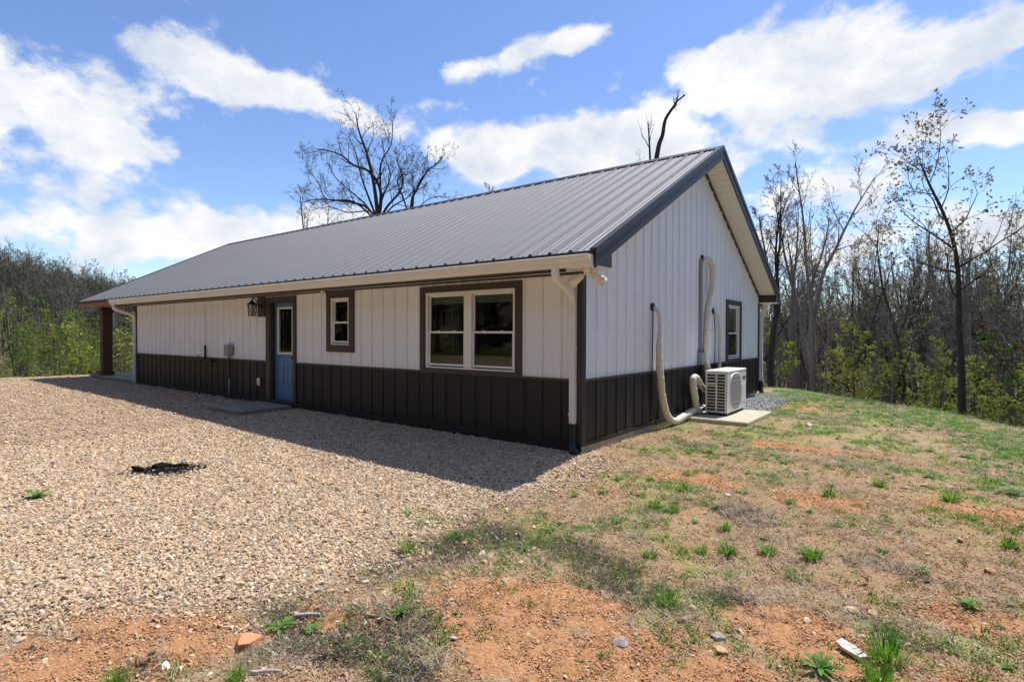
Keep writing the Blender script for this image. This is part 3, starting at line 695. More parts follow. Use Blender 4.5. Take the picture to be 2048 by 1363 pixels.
# gable soffit boards (perpendicular to the rake), near end
so_n = 0
soff = MB(); soff.prism([(-.0, roofz(0)-.20), (RY, roofz(RY)-.20), (WID, roofz(WID)-.20), (WID, roofz(WID)-.18), (RY, roofz(RY)-.18), (0, roofz(0)-.18)], 0, .0, OR-.03)
soff = soff.build('gable_soffit', 'soffit_white', house)
def soffit_board():
    mb = MB(); w = .1905; L_ = w-.006
    pf = [(0, 0), (.004, -.010), (L_/2-.006, -.010), (L_/2-.003, -.006), (L_/2+.003, -.006), (L_/2+.006, -.010), (L_-.004, -.010), (L_, 0)]
    vs = [(x, a, b) for x in (.0, OR-.026) for a, b in pf]; n = len(pf)
    mb.add(vs, [(i, i+1, n+i+1, n+i) for i in range(n-1)]); return mb.mesh('soffit_panel', 'soffit_white'), w
sm, sw = soffit_board(); nb = int(math.hypot(RY, RS*RY)/sw)
for s in (0, 1):
    for k in range(nb):
        v = (k+.2)*sw
        o = link('soffit_panel', sm, soff)
        o.location = (0.001, RY-(v+sw)*ca, roofz(RY)-.202-(v+sw)*sa) if s == 0 else (0.001, RY+v*ca, roofz(RY)-.202-v*sa)
        o.rotation_euler = (math.atan(RS) if s == 0 else -math.atan(RS), 0, 0)
# dark J trim between gable wall and soffit
mb = MB()
for f in (lambda y: y, lambda y: WID-y):
    mb.prism([(f(0), roofz(0)-.285), (f(RY), roofz(RY)-.285), (f(RY), roofz(RY)-.213), (f(0), roofz(0)-.213)], 0, .002, .030)
mb.build('gable_frieze', 'dark_trim', house)
# eave boxes at the gable corners
for s in (0, 1):
    f = (lambda y: y) if s == 0 else (lambda y: WID-y)
    mb = MB(); mb.prism([(f(-OF+.002), SOF+.03), (f(-.001), SOF+.03), (f(-.001), roofz(0)-.03), (f(-OF+.002), EZ-.03)], 0, 0.001, OR+.0005)
    mb.build('eave_return', 'rake_trim', house)
    mb = MB(); mb.bbox((-.02, f(-OF+.004), SOF+.01), (OR-.01, f(-.002), SOF+.028), .002); mb.build('return_soffit', 'soffit_white', house)
# eaves front / rear
for s in (0, 1):
    f = (lambda y: y) if s == 0 else (lambda y: WID-y)
    mb = MB(); mb.box((-.001, f(-OF+.001), SOF-.032), (-15.62, f(-OF+.024), EZ-.03)); mb.build('fascia', 'dark_trim', house)
    mb = MB(); mb.box((-.002, f(-OF+.026), SOF+.006), (-LEN-.02, f(-.001), SOF+.02)); mb.build('eave_soffit', 'soffit_white', house)
    mb = MB(); mb.box((-.03, f(-.032), SOF-.024), (-LEN, f(-.002), SOF+.004)); mb.build('frieze_trim', 'dark_trim', house)
    mb = MB(); mb.box((OR-.02, f(-OF-.020), EZ-.066), (XL+.02, f(-OF+.012), EZ-.013)); mb.build('drip_edge', 'drip_edge', house)
mb = MB()                                     # dark rib closures at the eave, the rib ends' shadow put into their black
for k in range(npan):
    x = OR-.01-k*PITCHW; mb.prism([(x, EZ-.012), (x-.012, EZ+.021), (x-.042, EZ+.021), (x-.056, EZ-.012)], 1, -OF-.028, -OF-.008)
ob = mb
for i, v in enumerate(ob.v): pass
ob.build('rib_closure_shade', 'drip_edge', house)
# gutter: K profile, open at the top
def gutter(f, x0, x1):
    prof = [(-.425, 2.405), (-.425, 2.262), (-.505, 2.262), (-.513, 2.285), (-.516, 2.325), (-.532, 2.345), (-.548, 2.365), (-.550, 2.398), (-.540, 2.404), (-.534, 2.398), (-.544, 2.392), (-.540, 2.368), (-.524, 2.350), (-.508, 2.33), (-.505, 2.29), (-.499, 2.268), (-.431, 2.268), (-.431, 2.405)]
    mb = MB(); mb.prism([(f(y), z) for y, z in prof], 0, x0, x1)
    g = mb.build('gutter', 'gutter_white', house)
    for x in (x0, x1):
        mb = MB(); mb.prism([(f(y), z) for y, z in [(-.426, 2.402), (-.426, 2.263), (-.505, 2.263), (-.513, 2.285), (-.516, 2.325), (-.548, 2.365), (-.550, 2.400)]], 0, x-.004, x+.004); mb.build('end_cap', 'gutter_white', g)
    return g
gutter(lambda y: y, .395, -15.72); gutter(lambda y: WID-y, .395, -15.72)
# downspouts (corrugated rectangular pipe with two elbows)
def downspout(x, yo, yw, zt, zb, s=1, lower=None, xt=None):
    xt = x if xt is None else xt
    mb = MB(); P = smooth_path([(xt, yo, zt+.05), (xt, yo, zt-.06), (xt+(x-xt)*.1, yo+s*.03, zt-.13), (xt+(x-xt)*.5, (yo+yw)/2, zt-.22), (x, yw-s*.05, zt-.30), (x, yw, zt-.38), (x, yw, zt-.5)], 6)
    mb.tube(P, .05, 4, sq=(.040, .032)); mb.v = mb.v
    o = mb.build('downspout', 'downspout_white', house)
    mb = MB(); mb.tube([(x, yw, zt-.5), (x, yw, zb)], .05, 4, sq=(.040, .032))
    for dx in (-.02, 0, .02): mb.box((x+dx-.004, yw-s*.032, zt-.5), (x+dx+.004, yw-s*.036, zb))
    mb.build('straight_pipe', 'downspout_white', o)
    mb = MB()
    for i in range(5): mb.tube([(x, yw, zt-.40-i*.022), (x, yw, zt-.408-i*.022)], .05, 4, sq=(.0425, .0345))
    mb.build('elbow_crimp', 'downspout_white', o)
    for z in (zt-.62, (zt+zb)/2, zb+.15):
        mb = MB(); mb.box((x-.05, yw-s*.04, z), (x+.05, yw+s*.03, z+.02)); 
        if lower: mb.build('strap', 'downspout_white', o)
    if lower:
        mb = MB(); mb.tube([(x, yw, zb+.035), (x, yw, zb-.03), (x, yw-s*.004, zb-.22), (x+.03, yw-s*.03, zb-.31), (x+.09, yw-s*.10, zb-.36)], [.058, .056, .054, .06, .075], 12)
        for i in range(4): mb.tube([(x, yw, zb+.03-i*.05), (x, yw, zb+.015-i*.05)], .061, 12)
        mb.build('drain_boot', 'black_plastic', o, True)
downspout(-.105, -.485, -.05, 2.27, .235, lower=True)
downspout(-LEN-.01, -.485, -.05, 2.27, -.04, xt=-LEN-.30)
downspout(.06, WID+.485, WID+.05, 2.27, .2, s=-1, lower=True)
# porch
porch = MB(); porch.bbox((-19.0, -.1, -.4), (-LEN-.005, WID+.1, .035), .012); porch = porch.build('porch_slab', 'concrete', house)
for y in (.16, WID-.16):
    mb = MB(); mb.bbox((-18.42, y-.14, .05), (-18.14, y+.14, 2.27), .012); mb.bbox((-18.46, y-.18, .036), (-18.10, y+.18, .16), .012); mb.bbox((-18.46, y-.18, 2.12), (-18.10, y+.18, 2.268), .012); mb.build('porch_post', 'post_wood', house)
for y in (.16, WID-.16):
    mb = MB(); mb.bbox((-18.9, y-.09, 2.27), (-LEN-.01, y+.09, 2.42), .006); mb.build('porch_beam', 'porch_wood', house)
mb = MB(); mb.bbox((-18.98, -OF+.001, 2.27), (-15.63, -OF+.03, 2.425), .004); mb.build('porch_fascia', 'porch_wood', house)
mb = MB(); mb.box((-18.97, -OF+.03, 2.30), (-LEN-.03, -.0, 2.312)); mb.build('porch_soffit', 'porch_wood', house)

# ------------------------------------------------------------------ things fixed to the house
t = empty('wall_lantern', (-8.02, -.03, 2.0)); tag(t, 'black iron lantern on a dark plate left of the blue door', 'lantern')
mb = MB(); mb.bbox((-.15, .028, -.20), (.15, .0, .24), .006); mb.build('back_plate', 'bronze_plate', t)
mb = MB(); mb.tube(smooth_path([(0, 0, .02), (0, -.05, .06), (0, -.11, .16), (0, -.17, .20), (0, -.19, .165)], 5), .011, 8); mb.tube([(0, .0, .02), (0, -.015, .02)], [.05, .045], 12); mb.build('arm', 'black_iron', t, True)
mb = MB(); ly = -.19
mb.tube([(0, ly, .165), (0, ly, .15), (0, ly, .135), (0, ly, .08), (0, ly, .055)], [.012, .03, .035, .10, .125], 6); mb.build('cap', 'black_iron', t)
mb = MB()
for i in range(6):
    a = (i+.5)*math.pi/3; p = (.098*math.cos(a), ly+.098*math.sin(a)); q = (.082*math.cos(a), ly+.082*math.sin(a))
    mb.tube([(p[0], p[1], .06), (q[0], q[1], -.17)], .008, 4)
    b = (i+1.5)*math.pi/3; p2 = (.09*math.cos(b), ly+.09*math.sin(b)); m2 = (.092*math.cos(a), ly+.092*math.sin(a))
    mb.tube([(m2[0], m2[1], .04), (.5*(m2[0]+p2[0]), .5*(m2[1]+p2[1]), -.05), (p2[0]*.95, ly+(p2[1]-ly)*.95, .04)], .006, 4)
    mb.tube([(q[0], q[1], -.15), (.5*(m2[0]+p2[0]), .5*(m2[1]+p2[1]), -.05), (p2[0]*.92, ly+(p2[1]-ly)*.92, -.15)], .006, 4)
mb.tube([(0, ly, -.165), (0, ly, -.185)], .092, 6); mb.build('cage', 'black_iron', t)
mb = MB(); mb.tube([(0, ly, .05), (0, ly, -.16)], [.07, .06], 6); mb.build('lamp_glass', 'lamp_glass', t, False)

t = empty('flood_light', (.20, -.20, SOF+.01)); tag(t, 'twin head security flood light under the near eave corner', 'flood light')
mb = MB(); mb.tube([(0, 0, 0), (0, 0, -.02), (0, 0, -.05)], [.065, .065, .05], 16); mb.build('base', 'gutter_white', t, True)
for s, d in ((1, Vector((.80, -.1, -.50))), (-1, Vector((-.80, -.25, -.55)))):
    d.normalize(); a = Vector((.03*s, 0, -.05)); mb = MB()
    mb.tube([a-d*.01, a+d*.045, a+d*.05, a+d*.06, a+d*.15, a+d*.235, a+d*.24, a+d*.2], [.016, .016, .022, .038, .054, .066, .058, .045], 14); mb.build('lamp_head', 'gutter_white', t, True)
t = empty('motion_sensor', (-5.62, -.10, SOF+.005)); tag(t, 'small white sensor under the eave beside the small window', 'sensor')
mb = MB(); mb.tube([(0, 0, 0), (0, 0, -.018)], .055, 14); mb.build('base', 'gutter_white', t, True)
mb = MB(); mb.tube([(0, 0, -.018), (0, 0, -.05), (0, -.01, -.07)], [.038, .038, .02], 12); mb.build('sensor_head', 'gutter_white', t, True)

t = empty('meter_box', (-9.385, -.02, .93)); tag(t, 'grey plastic utility box on the white siding with a cable below', 'utility box')
mb = MB(); mb.bbox((-.13, 0, -.02), (.13, -.10, .25), .02); mb.build('case', 'grey_box', t)
mb = MB(); mb.bbox((-.118, -.1005, -.01), (.118, -.112, .24), .006); mb.build('lid', 'grey_box', t)
mb = MB(); mb.tube([(.05, -.05, .25), (.05, -.05, .28)], .02, 8); mb.build('latch', 'grey_box', t)
mb = MB(); mb.tube(smooth_path([(-.02, -.05, -.02), (-.02, -.03, -.15), (-.015, -.03, -.5), (0, -.03, -.7), (-.01, -.04, -1.02)], 4), [.012]*17, 7); mb.build('cable', 'black_plastic', t, True)
mb = MB(); mb.tube([(0, -.035, -.55), (-.005, -.04, -1.0)], .019, 8); mb.build('conduit', 'conduit_grey', t, True)

t = empty('wall_outlet', (-8.10, -.026, .38)); tag(t, 'white covered outlet low on the dark wainscot by the door', 'outlet')
mb = MB(); mb.bbox((-.055, 0, -.085), (.055, -.03, .085), .012); mb.build('cover', 'vinyl_white', t)
mb = MB(); mb.bbox((-.03, -.0305, -.06), (.03, -.045, .05), .006); mb.build('flap', 'vinyl_white', t)
mb = MB(); mb.box((-.006, -.0452, -.03), (.006, -.05, .03)); mb.build('slot', 'grey_box', t)

t = empty('hose_bib', (-10.70, -.03, .80)); tag(t, 'black outdoor tap and pipe at the wainscot top, left of utility box', 'tap')
mb = MB(); mb.tube(smooth_path([(.02, 0, .02), (.02, -.02, .0), (-.15, -.06, -.01), (-.24, -.07, -.02), (-.27, -.07, -.06)], 4), .022, 8); mb.build('spout', 'black_iron', t, True)
mb = MB(); mb.tube([(-.20, -.065, 0), (-.20, -.065, .08)], .01, 6); mb.tube([(-.20, -.065, .075), (-.20, -.065, .09)], .045, 10); mb.build('valve_wheel', 'black_iron', t, True)
mb = MB(); mb.tube([(.06, -.01, -.02), (.06, -.02, .34)], .024, 8); mb.build('riser', 'black_iron', t, True)
mb = MB(); mb.tube([(.06, -.02, .34), (.03, -.02, .9), (.0, -.02, 1.37)], .011, 6); mb.build('supply_pipe', 'white_siding', t, True)
mb = MB(); mb.tube([(.10, -.02, -.02), (.35, -.03, -.03), (.50, -.03, -.05)], .03, 8); mb.build('drain_pipe', 'black_iron', t, True)

# ------------------------------------------------------------------ door step and air conditioner
mb = MB(); mb.bbox((-8.06, -1.14, -.16), (-6.74, -.06, -.03), .012); s_ = mb.build('door_step', 'concrete', None); tag(s_, 'flat concrete step slab in front of the blue door', 'step')
mb = MB(); mb.bbox((-.53, -.86, -.09), (.53, .86, 0), .015); pad = mb.build('unit_pad', 'concrete_warm'); pad.location = (.66, 4.32, -.03); tag(pad, 'concrete pad under the outdoor heat pump unit', 'pad')
ac = empty('heat_pump_unit', (.515, 4.58, -.03)); tag(ac, 'white outdoor heat pump with louvred side and round fan grille', 'air conditioner')
X0, X1, Y0, Y1, Z0, Z1 = -.19, .19, -.62, .62, .05, .80
mb = MB(); mb.bbox((X0+.01, Y0+.01, Z0), (X1-.012, Y1-.01, Z1-.02), .012); mb.build('inner_case', 'unit_dark', ac)
mb = MB(); mb.bbox((X0-.008, Y0-.012, Z1-.02), (X1+.014, Y1+.01, Z1+.018), .012); mb.build('top_cover', 'unit_white', ac)
mb = MB()                                                     # front (fan) panel with circular hole suggested by ring and grille
mb.bbox((X1-.012, Y0-.004, Z0), (X1+.010, Y1, Z1-.021), .006)
mb.build('front_panel', 'unit_white', ac)
mb = MB(); fy, fz, fr = -.12, .42, .30
N_ = 28
ring = [(X1+.011, fy+fr*1.14*math.copysign(abs(math.cos(a))**.6, math.cos(a)), fz+fr*1.10*math.copysign(abs(math.sin(a))**.6, math.sin(a))) for a in [2*math.pi*i/N_ for i in range(N_+1)]]
mb.tube(ring, .014, 6, cap=False); mb.build('fan_ring', 'unit_white', ac, True)
mb = MB(); mb.prism([(b, c) for a, b, c in ring[:-1]], 0, X1+.0105, X1+.013); mb.build('fan_shade_plate', 'fan_shade', ac)  # flat grey plate on the panel, the fan recess's shade put into its colour
mb = MB()
for q_ in np.linspace(-.30, .30, 17):
    h_ = fr*1.08*(1-abs(q_/.36)**5); mb.tube([(X1+.022, fy+q_*1.04, fz-h_), (X1+.034, fy+q_*1.04, fz), (X1+.022, fy+q_*1.04, fz+h_)], .0045, 4)
for q_ in np.linspace(-.28, .28, 8):
    h_ = fr*1.10*(1-abs(q_/.36)**5); mb.tube([(X1+.020, fy-h_, fz+q_), (X1+.030, fy, fz+q_), (X1+.020, fy+h_, fz+q_)], .0045, 4)
mb.build('fan_grille', 'unit_grille', ac)
mb = MB(); mb.bbox((X1+.0105, .36, .62), (X1+.014, .56, .67), .001); mb.build('badge', 'badge_blue', ac)
mb = MB(); mb.bbox((X1+.0105, .30, .18), (X1+.016, .58, .52), .004); mb.build('service_cover', 'unit_white', ac)
# side louvre panel facing the front of the house: 2 x 12 openings
mb = MB(); ys = Y0-.004; nrow = 12
for xx0, xx1 in ((X0, X0+.024), (-.012, .016), (X1-.034, X1-.0125)): mb.bbox((xx0, ys-.006, Z0), (xx1, ys+.012, Z1-.021), .003)
mb.build('side_frame', 'unit_white', ac)
for i in range(nrow+1):
    z = Z0+.03+i*(Z1-.021-Z0-.05)/nrow
    for (xa, xb) in ((X0+.0245, -.0125), (.0165, X1-.0345)):
        mb = MB(); mb.bbox((xa, ys-.004, z-.007), (xb, ys+.011, z+.008), .002)
        if i in (0, nrow): mb.bbox((xa, ys-.004, z-.028 if i == 0 else z+.0085), (xb, ys+.011, z-.0075 if i == 0 else z+.022), .002)
        mb.build('louvre', 'unit_white', ac)
mb = MB(); mb.bbox((X0+.03, ys-.0035, .555), (-.02, ys+.010, .598), .002); mb.build('name_plate', 'unit_grille', ac)
for yy in (Y0+.12, Y1-.12):
    mb = MB(); mb.bbox((X0+.02, yy-.05, .001), (X1-.02, yy+.05, Z0-.001), .004); mb.build('foot', 'unit_dark', ac)

# line sets
def line(name, label, pts, rad, cat='pipe', k=10, matn='insulation', bump=True, hole=None, extra=None):
    t = empty(name, pts[0]); tag(t, label, cat); o = Vector(pts[0])
    P = smooth_path([Vector(p)-o for p in pts], 7); n = len(P); rr = random.Random(len(label))
    rad = np.interp(np.linspace(0, 1, n), np.linspace(0, 1, len(rad)), rad)
    if bump: rad = [r*(1+rr.uniform(-.07, .07)) for r in rad]
    mb = MB(); mb.tube(P, list(rad), k); mb.build('insulation', matn, t, True)
    mb = MB()
    for i in range(3, n-2, 5):
        a, b = P[i], P[i+1]; mb.tube([a, a.lerp(b, .5)], [rad[i]*1.05]*2, k)
    mb.build('tape', 'insulation', t, True)
    if hole:
        h = Vector(hole)-o; mb = MB(); mb.tube([h, h+Vector((.03, 0, 0)), h+Vector((.045, 0, 0))], [.075, .07, .03], 14); mb.build('wall_collar', 'black_plastic', t, True)
    if extra:
        mb = MB(); mb.tube(smooth_path([Vector(p)-o for p in extra], 5), .009, 6); mb.build('cable', 'black_plastic', t, True)
    return t
line('refrigerant_line', 'long insulated pipe hanging from wall hole nearest the house corner', [(.03, 2.23, 1.88), (.11, 2.26, 1.80), (.12, 2.30, 1.55), (.12, 2.27, 1.2), (.12, 2.32, .75), (.13, 2.42, .35), (.14, 2.62, .06), (.15, 2.92, -.04), (.16, 3.30, .0), (.17, 3.75, .05), (.2, 4.25, .06)],
     [.022, .03, .036, .052, .06, .062, .062, .06, .06, .06, .055], hole=(.0, 2.25, 1.89), extra=[(.03, 2.22, 1.85), (.04, 2.2, 1.5), (.04, 2.18, .9), (.05, 2.2, .3), (.05, 2.35, -.05)])
line('refrigerant_line', 'tall insulated pipe from the highest wall hole down to the heat pump', [(.02, 4.66, 2.93), (.10, 4.76, 2.92), (.12, 4.92, 2.78), (.12, 4.90, 2.4), (.10, 4.70, 1.9), (.10, 4.63, 1.35), (.10, 4.64, .95), (.12, 4.72, .70), (.16, 4.72, .5)],
     [.05, .055, .06, .06, .055, .056, .06, .075, .07], hole=(.0, 4.66, 2.94))
line('refrigerant_line', 'thin pipe pair from the black hole beside the gable window', [(.02, 5.34, 1.92), (.08, 5.42, 1.84), (.08, 5.58, 1.55), (.08, 5.60, 1.2), (.08, 5.58, .7), (.10, 5.4, .4)], [.02, .025, .03, .034, .036, .036], hole=(.0, 5.33, 1.93), extra=[(.04, 5.34, 1.88), (.05, 5.38, 1.4), (.05, 5.34, .8), (.05, 5.3, .3)])
line('refrigerant_line', 'insulated pipe looping up beside the heat pump louvres', [(.20, 4.0, .02), (.20, 3.86, .08), (.2, 3.74, .3), (.2, 3.64, .55), (.2, 3.68, .66), (.2, 3.84, .64), (.2, 4.05, .5), (.21, 4.3, .38)], [.06, .06, .062, .062, .06, .06, .058, .055])
t = empty('electrical_disconnect', (.0, 4.47, .98)); tag(t, 'small blue grey electrical box with conduit on gable wall', 'electrical box')
mb = MB(); mb.bbox((.02, -.09, -.12), (.10, .09, .12), .008); mb.build('case', 'blue_grey_box', t)
mb = MB(); mb.bbox((.1005, -.08, -.09), (.112, .08, .11), .004); mb.build('cover', 'blue_grey_box', t)
mb = MB(); mb.bbox((.002, .03, .1205), (.06, .09, 1.93), .006); mb.build('conduit', 'conduit_grey', t)
mb = MB(); mb.tube(smooth_path([(.06, 0, -.12), (.07, .02, -.4), (.10, .1, -.7), (.14, .3, -.75)], 5), .013, 7); mb.build('whip', 'black_plastic', t, True)

# ------------------------------------------------------------------ trees
def unit(v):
    n = math.sqrt(v[0]*v[0]+v[1]*v[1]+v[2]*v[2]) or 1.0
    return (v[0]/n, v[1]/n, v[2]/n)
def perp(d, az):
    a = (0, 0, 1) if abs(d[2]) < .92 else (1, 0, 0)
    u = unit((d[1]*a[2]-d[2]*a[1], d[2]*a[0]-d[0]*a[2], d[0]*a[1]-d[1]*a[0]))
    v = (d[1]*u[2]-d[2]*u[1], d[2]*u[0]-d[0]*u[2], d[0]*u[1]-d[1]*u[0])
    c, s = math.cos(az), math.sin(az)
    return (u[0]*c+v[0]*s, u[1]*c+v[1]*s, u[2]*c+v[2]*s)
class Tree:
    """recursive branching; bark of trunk and limbs goes to 'big', twigs and leaves to 'fine'"""
    def __init__(s, seed, H, r0, n=(12, 6, 5, 4), f0=.42, ang=(42, 45, 45, 50), ratio=(.42, .5, .5, .45), wob=(.05, .16, .22, .3), up=(.02, .10, .06, .05), nseg=(12, 7, 5, 3, 2), path=None, leaf=0, leaf_size=.06, split=2, leaf_lvl=None, forks=0, fork_h=.30, fork_ang=(16, 38), twig_r=.004, shape=.55, sides=(8, 6, 4, 3, 3)):
        s.rng = random.Random(seed); s.P = dict(n=n, f0=f0, ang=ang, ratio=ratio, wob=wob, up=up, nseg=nseg, shape=shape)
        s.V = ([], []); s.F = ([], []); s.M = ([], []); s.leaf = leaf; s.ls = leaf_size; s.split = split; s.sides = sides; s.twig_r = twig_r
        s.leaf_lvl = len(n) if leaf_lvl is None else leaf_lvl
        if forks:
            base = s.branch((0, 0, -.6), (0, 0, 1), H*fork_h, r0, 0, forced_children=0, taper=.8)
            p = base[-1]
            for i in range(forks):
                az = 6.283*i/forks+s.rng.uniform(-.4, .4); d0 = perp((0, 0, 1), az); a = R(fork_ang[i % 2]+s.rng.uniform(-5, 5))
                d = (d0[0]*math.sin(a), d0[1]*math.sin(a), math.cos(a))
                s.branch(p, d, H*(.95-fork_h)*s.rng.uniform(.82, 1.1), r0*s.rng.uniform(.5, .66), 0)
        else: s.branch((0, 0, -.6), (0, 0, 1), H+.6, r0, 0, path=path)
    def tube(s, pts, rad, k, lvl):
        w = 0 if lvl < s.split else 1; V, F, M = s.V[w], s.F[w], s.M[w]; o = len(V); n = len(pts); az0 = s.rng.uniform(0, 6)
        for i, p in enumerate(pts):
            a, b = pts[max(i-1, 0)], pts[min(i+1, n-1)]; t = unit((b[0]-a[0], b[1]-a[1], b[2]-a[2]))
            r = rad[i]
            if i == 0: u = perp(t, az0)
            else:
                dt = u[0]*t[0]+u[1]*t[1]+u[2]*t[2]; u = unit((u[0]-dt*t[0], u[1]-dt*t[1], u[2]-dt*t[2]))
            v = (t[1]*u[2]-t[2]*u[1], t[2]*u[0]-t[0]*u[2], t[0]*u[1]-t[1]*u[0])
            for j in range(k):
                c, sn = math.cos(6.2832*j/k)*r, math.sin(6.2832*j/k)*r
                V.append((p[0]+u[0]*c+v[0]*sn, p[1]+u[1]*c+v[1]*sn, p[2]+u[2]*c+v[2]*sn))
        for i in range(n-1):
            for j in range(k):
                j2 = (j+1) % k; F.append((o+i*k+j, o+i*k+j2, o+(i+1)*k+j2, o+(i+1)*k+j)); M.append(0)
    def leafcard(s, p, d):
        rg = s.rng; V, F, M = s.V[1], s.F[1], s.M[1]; o = len(V)
        a = unit((d[0]+rg.uniform(-1, 1), d[1]+rg.uniform(-1, 1), d[2]+rg.uniform(-1.1, .5))); b = perp(a, rg.uniform(0, 6.28))
        L = s.ls*rg.uniform(.6, 1.4); w = L*.34
        n = (a[1]*b[2]-a[2]*b[1], a[2]*b[0]-a[0]*b[2], a[0]*b[1]-a[1]*b[0]); k = L*.12
        V += [p, (p[0]+a[0]*L*.5+b[0]*w+n[0]*k, p[1]+a[1]*L*.5+b[1]*w+n[1]*k, p[2]+a[2]*L*.5+b[2]*w+n[2]*k), (p[0]+a[0]*L, p[1]+a[1]*L, p[2]+a[2]*L), (p[0]+a[0]*L*.5-b[0]*w+n[0]*k, p[1]+a[1]*L*.5-b[1]*w+n[1]*k, p[2]+a[2]*L*.5-b[2]*w+n[2]*k)]
        F += [(o, o+1, o+2), (o, o+2, o+3)]; M += [1, 1]
    def branch(s, p, d, L, r, lvl, path=None, forced_children=None, taper=None):
        rg = s.rng; P = s.P; ns = P['nseg'][min(lvl, len(P['nseg'])-1)]; wob = P['wob'][min(lvl, 3)]; up = P['up'][min(lvl, 3)]
        pts = [p]; dirs = [d]
        if path:
            q = smooth_path([Vector(p)]+[Vector(v) for v in path], 4); pts = [tuple(v) for v in q]; ns = len(pts)-1
            dirs = [unit([b[i]-a[i] for i in range(3)]) for a, b in zip(pts, pts[1:])]; dirs.append(dirs[-1])
        else:
            kink = (0, 0, 0)
            for i in range(ns):
                d = unit((d[0]+rg.gauss(0, wob), d[1]+rg.gauss(0, wob), d[2]+rg.gauss(0, wob*.7)+up)); st = L/ns
                p = (p[0]+d[0]*st, p[1]+d[1]*st, p[2]+d[2]*st); pts.append(p); dirs.append(d)
        end = taper if taper is not None else (.16 if lvl < 2 else .45)
        rad = [max(r*(1-(1-end)*(i/ns)**(1.0 if lvl else .85)), s.twig_r*.6) for i in range(ns+1)]
        if lvl == 0 and taper is None:
            rad[0] = r*1.35
        s.tube(pts, rad, s.sides[min(lvl, 4)], lvl)
        if s.leaf and lvl >= s.leaf_lvl:
            cnt = s.leaf if s.leaf >= 1 else (1 if rg.random() < s.leaf else 0)
            for _ in range(int(cnt)):
                t = rg.random(); i = min(int(t*ns), ns-1); f = t*ns-i; a, b = pts[i], pts[i+1]
                s.leafcard((a[0]+(b[0]-a[0])*f, a[1]+(b[1]-a[1])*f, a[2]+(b[2]-a[2])*f), dirs[i])
        if lvl < len(P['n']) and forced_children is None:
            n = P['n'][lvl]; n = max(1, int(round(n*rg.uniform(.8, 1.2)))); f0 = P['f0'] if lvl == 0 else .22; az = rg.uniform(0, 6.28)
            for k in range(n):
                t = min(.995, f0+(1-f0)*(k+rg.random())/n); i = min(int(t*ns), ns-1); f = t*ns-i; a, b = pts[i], pts[i+1]
                q = (a[0]+(b[0]-a[0])*f, a[1]+(b[1]-a[1])*f, a[2]+(b[2]-a[2])*f); rr = rad[i]
                az += 2.4+rg.uniform(-.5, .5); an = R(P['ang'][min(lvl, 3)]*rg.uniform(.65, 1.25))*(1-.35*(t-f0)/(1-f0))
                e = perp(dirs[i], az); c = dirs[i]; dd = unit((c[0]*math.cos(an)+e[0]*math.sin(an), c[1]*math.cos(an)+e[1]*math.sin(an), c[2]*math.cos(an)+e[2]*math.sin(an)))
                ll = L*P['ratio'][min(lvl, 3)]*(1-P['shape']*(t-f0)/(1-f0))*rg.uniform(.6, 1.25)
                s.branch(q, dd, ll, max(rr*rg.uniform(.38, .6), s.twig_r), lvl+1)
        return pts
    def meshes(s, bark, leaf):
        out = []
        for w, nm in ((0, 'trunk'), (1, 'crown')):
            if not s.V[w]: out.append(None); continue
            me = bpy.data.meshes.new(nm); me.from_pydata(s.V[w], [], s.F[w]); me.materials.append(MATS[bark]); me.materials.append(MATS[leaf])
            me.polygons.foreach_set('material_index', s.M[w]); 
            me.polygons.foreach_set('use_smooth', [m == 0 for m in s.M[w]]); me.update(); out.append(me)
        return out
def place_tree(name, meshes, x, y, label, group=None, sc=1.0, rz=0.0, z=None, cat='tree', lean=(0, 0), sz=None):
    t = empty(name, (x, y, hz(x, y) if z is None else z)); t.rotation_euler = (lean[0], lean[1], rz); t.scale = (sc, sc, sz or sc)
    tag(t, label, cat, group)
    for nm, me in zip(('trunk', 'crown'), meshes):
        if me: link(nm, me, t)
    return t
FW = np.array([-math.sin(YAW), math.cos(YAW)]); RT = np.array([math.cos(YAW), math.sin(YAW)])
def at(px, depth):
    """a spot on the ground a given distance ahead of the viewpoint"""
    v = np.array(CAM[:2])+depth*(FW+RT*(px-1024)/1105.87); return float(v[0]), float(v[1])

TALL = [Tree(11+i, 13, .17, n=(9, 6, 5, 4), forks=(2, 3, 2, 3)[i], fork_h=(.45, .5, .55, .4)[i], fork_ang=((7, 20), (6, 24), (10, 16), (8, 22))[i], f0=.18, ang=(36, 42, 46, 50), ratio=(.42, .50, .48, .44), leaf=.35 if i % 2 else .12, leaf_size=.07, up=(.02, .12, .08, .05), twig_r=.006).meshes(('bark_grey', 'bark_dark', 'bark_grey', 'bark_dark')[i], 'leaf_bud') for i in range(4)]
BUDDING = [Tree(31+i, 12, .13, n=(13, 6, 5, 3), f0=.34, ang=(48, 46, 48, 50), ratio=(.36, .5, .5, .45), leaf=1, leaf_size=.10, wob=(.06, .18, .24, .3)).meshes('bark_dark', 'leaf_bud') for i in range(2)]
POLE = [Tree(41+i, 11, .09, n=(9, 5, 4), f0=.5, ang=(36, 42, 48), ratio=(.26, .5, .5), leaf=.25, leaf_size=.07, sides=(6, 4, 3, 3, 3)).meshes('bark_grey', 'leaf_bud') for i in range(2)]
FAN = Tree(51, 11, .13, n=(10, 6, 5, 4), f0=.25, forks=4, ang=(26, 30, 36, 40), ratio=(.40, .5, .5, .45), up=(.0, .16, .1, .06)).meshes('bark_grey', 'leaf_bud')
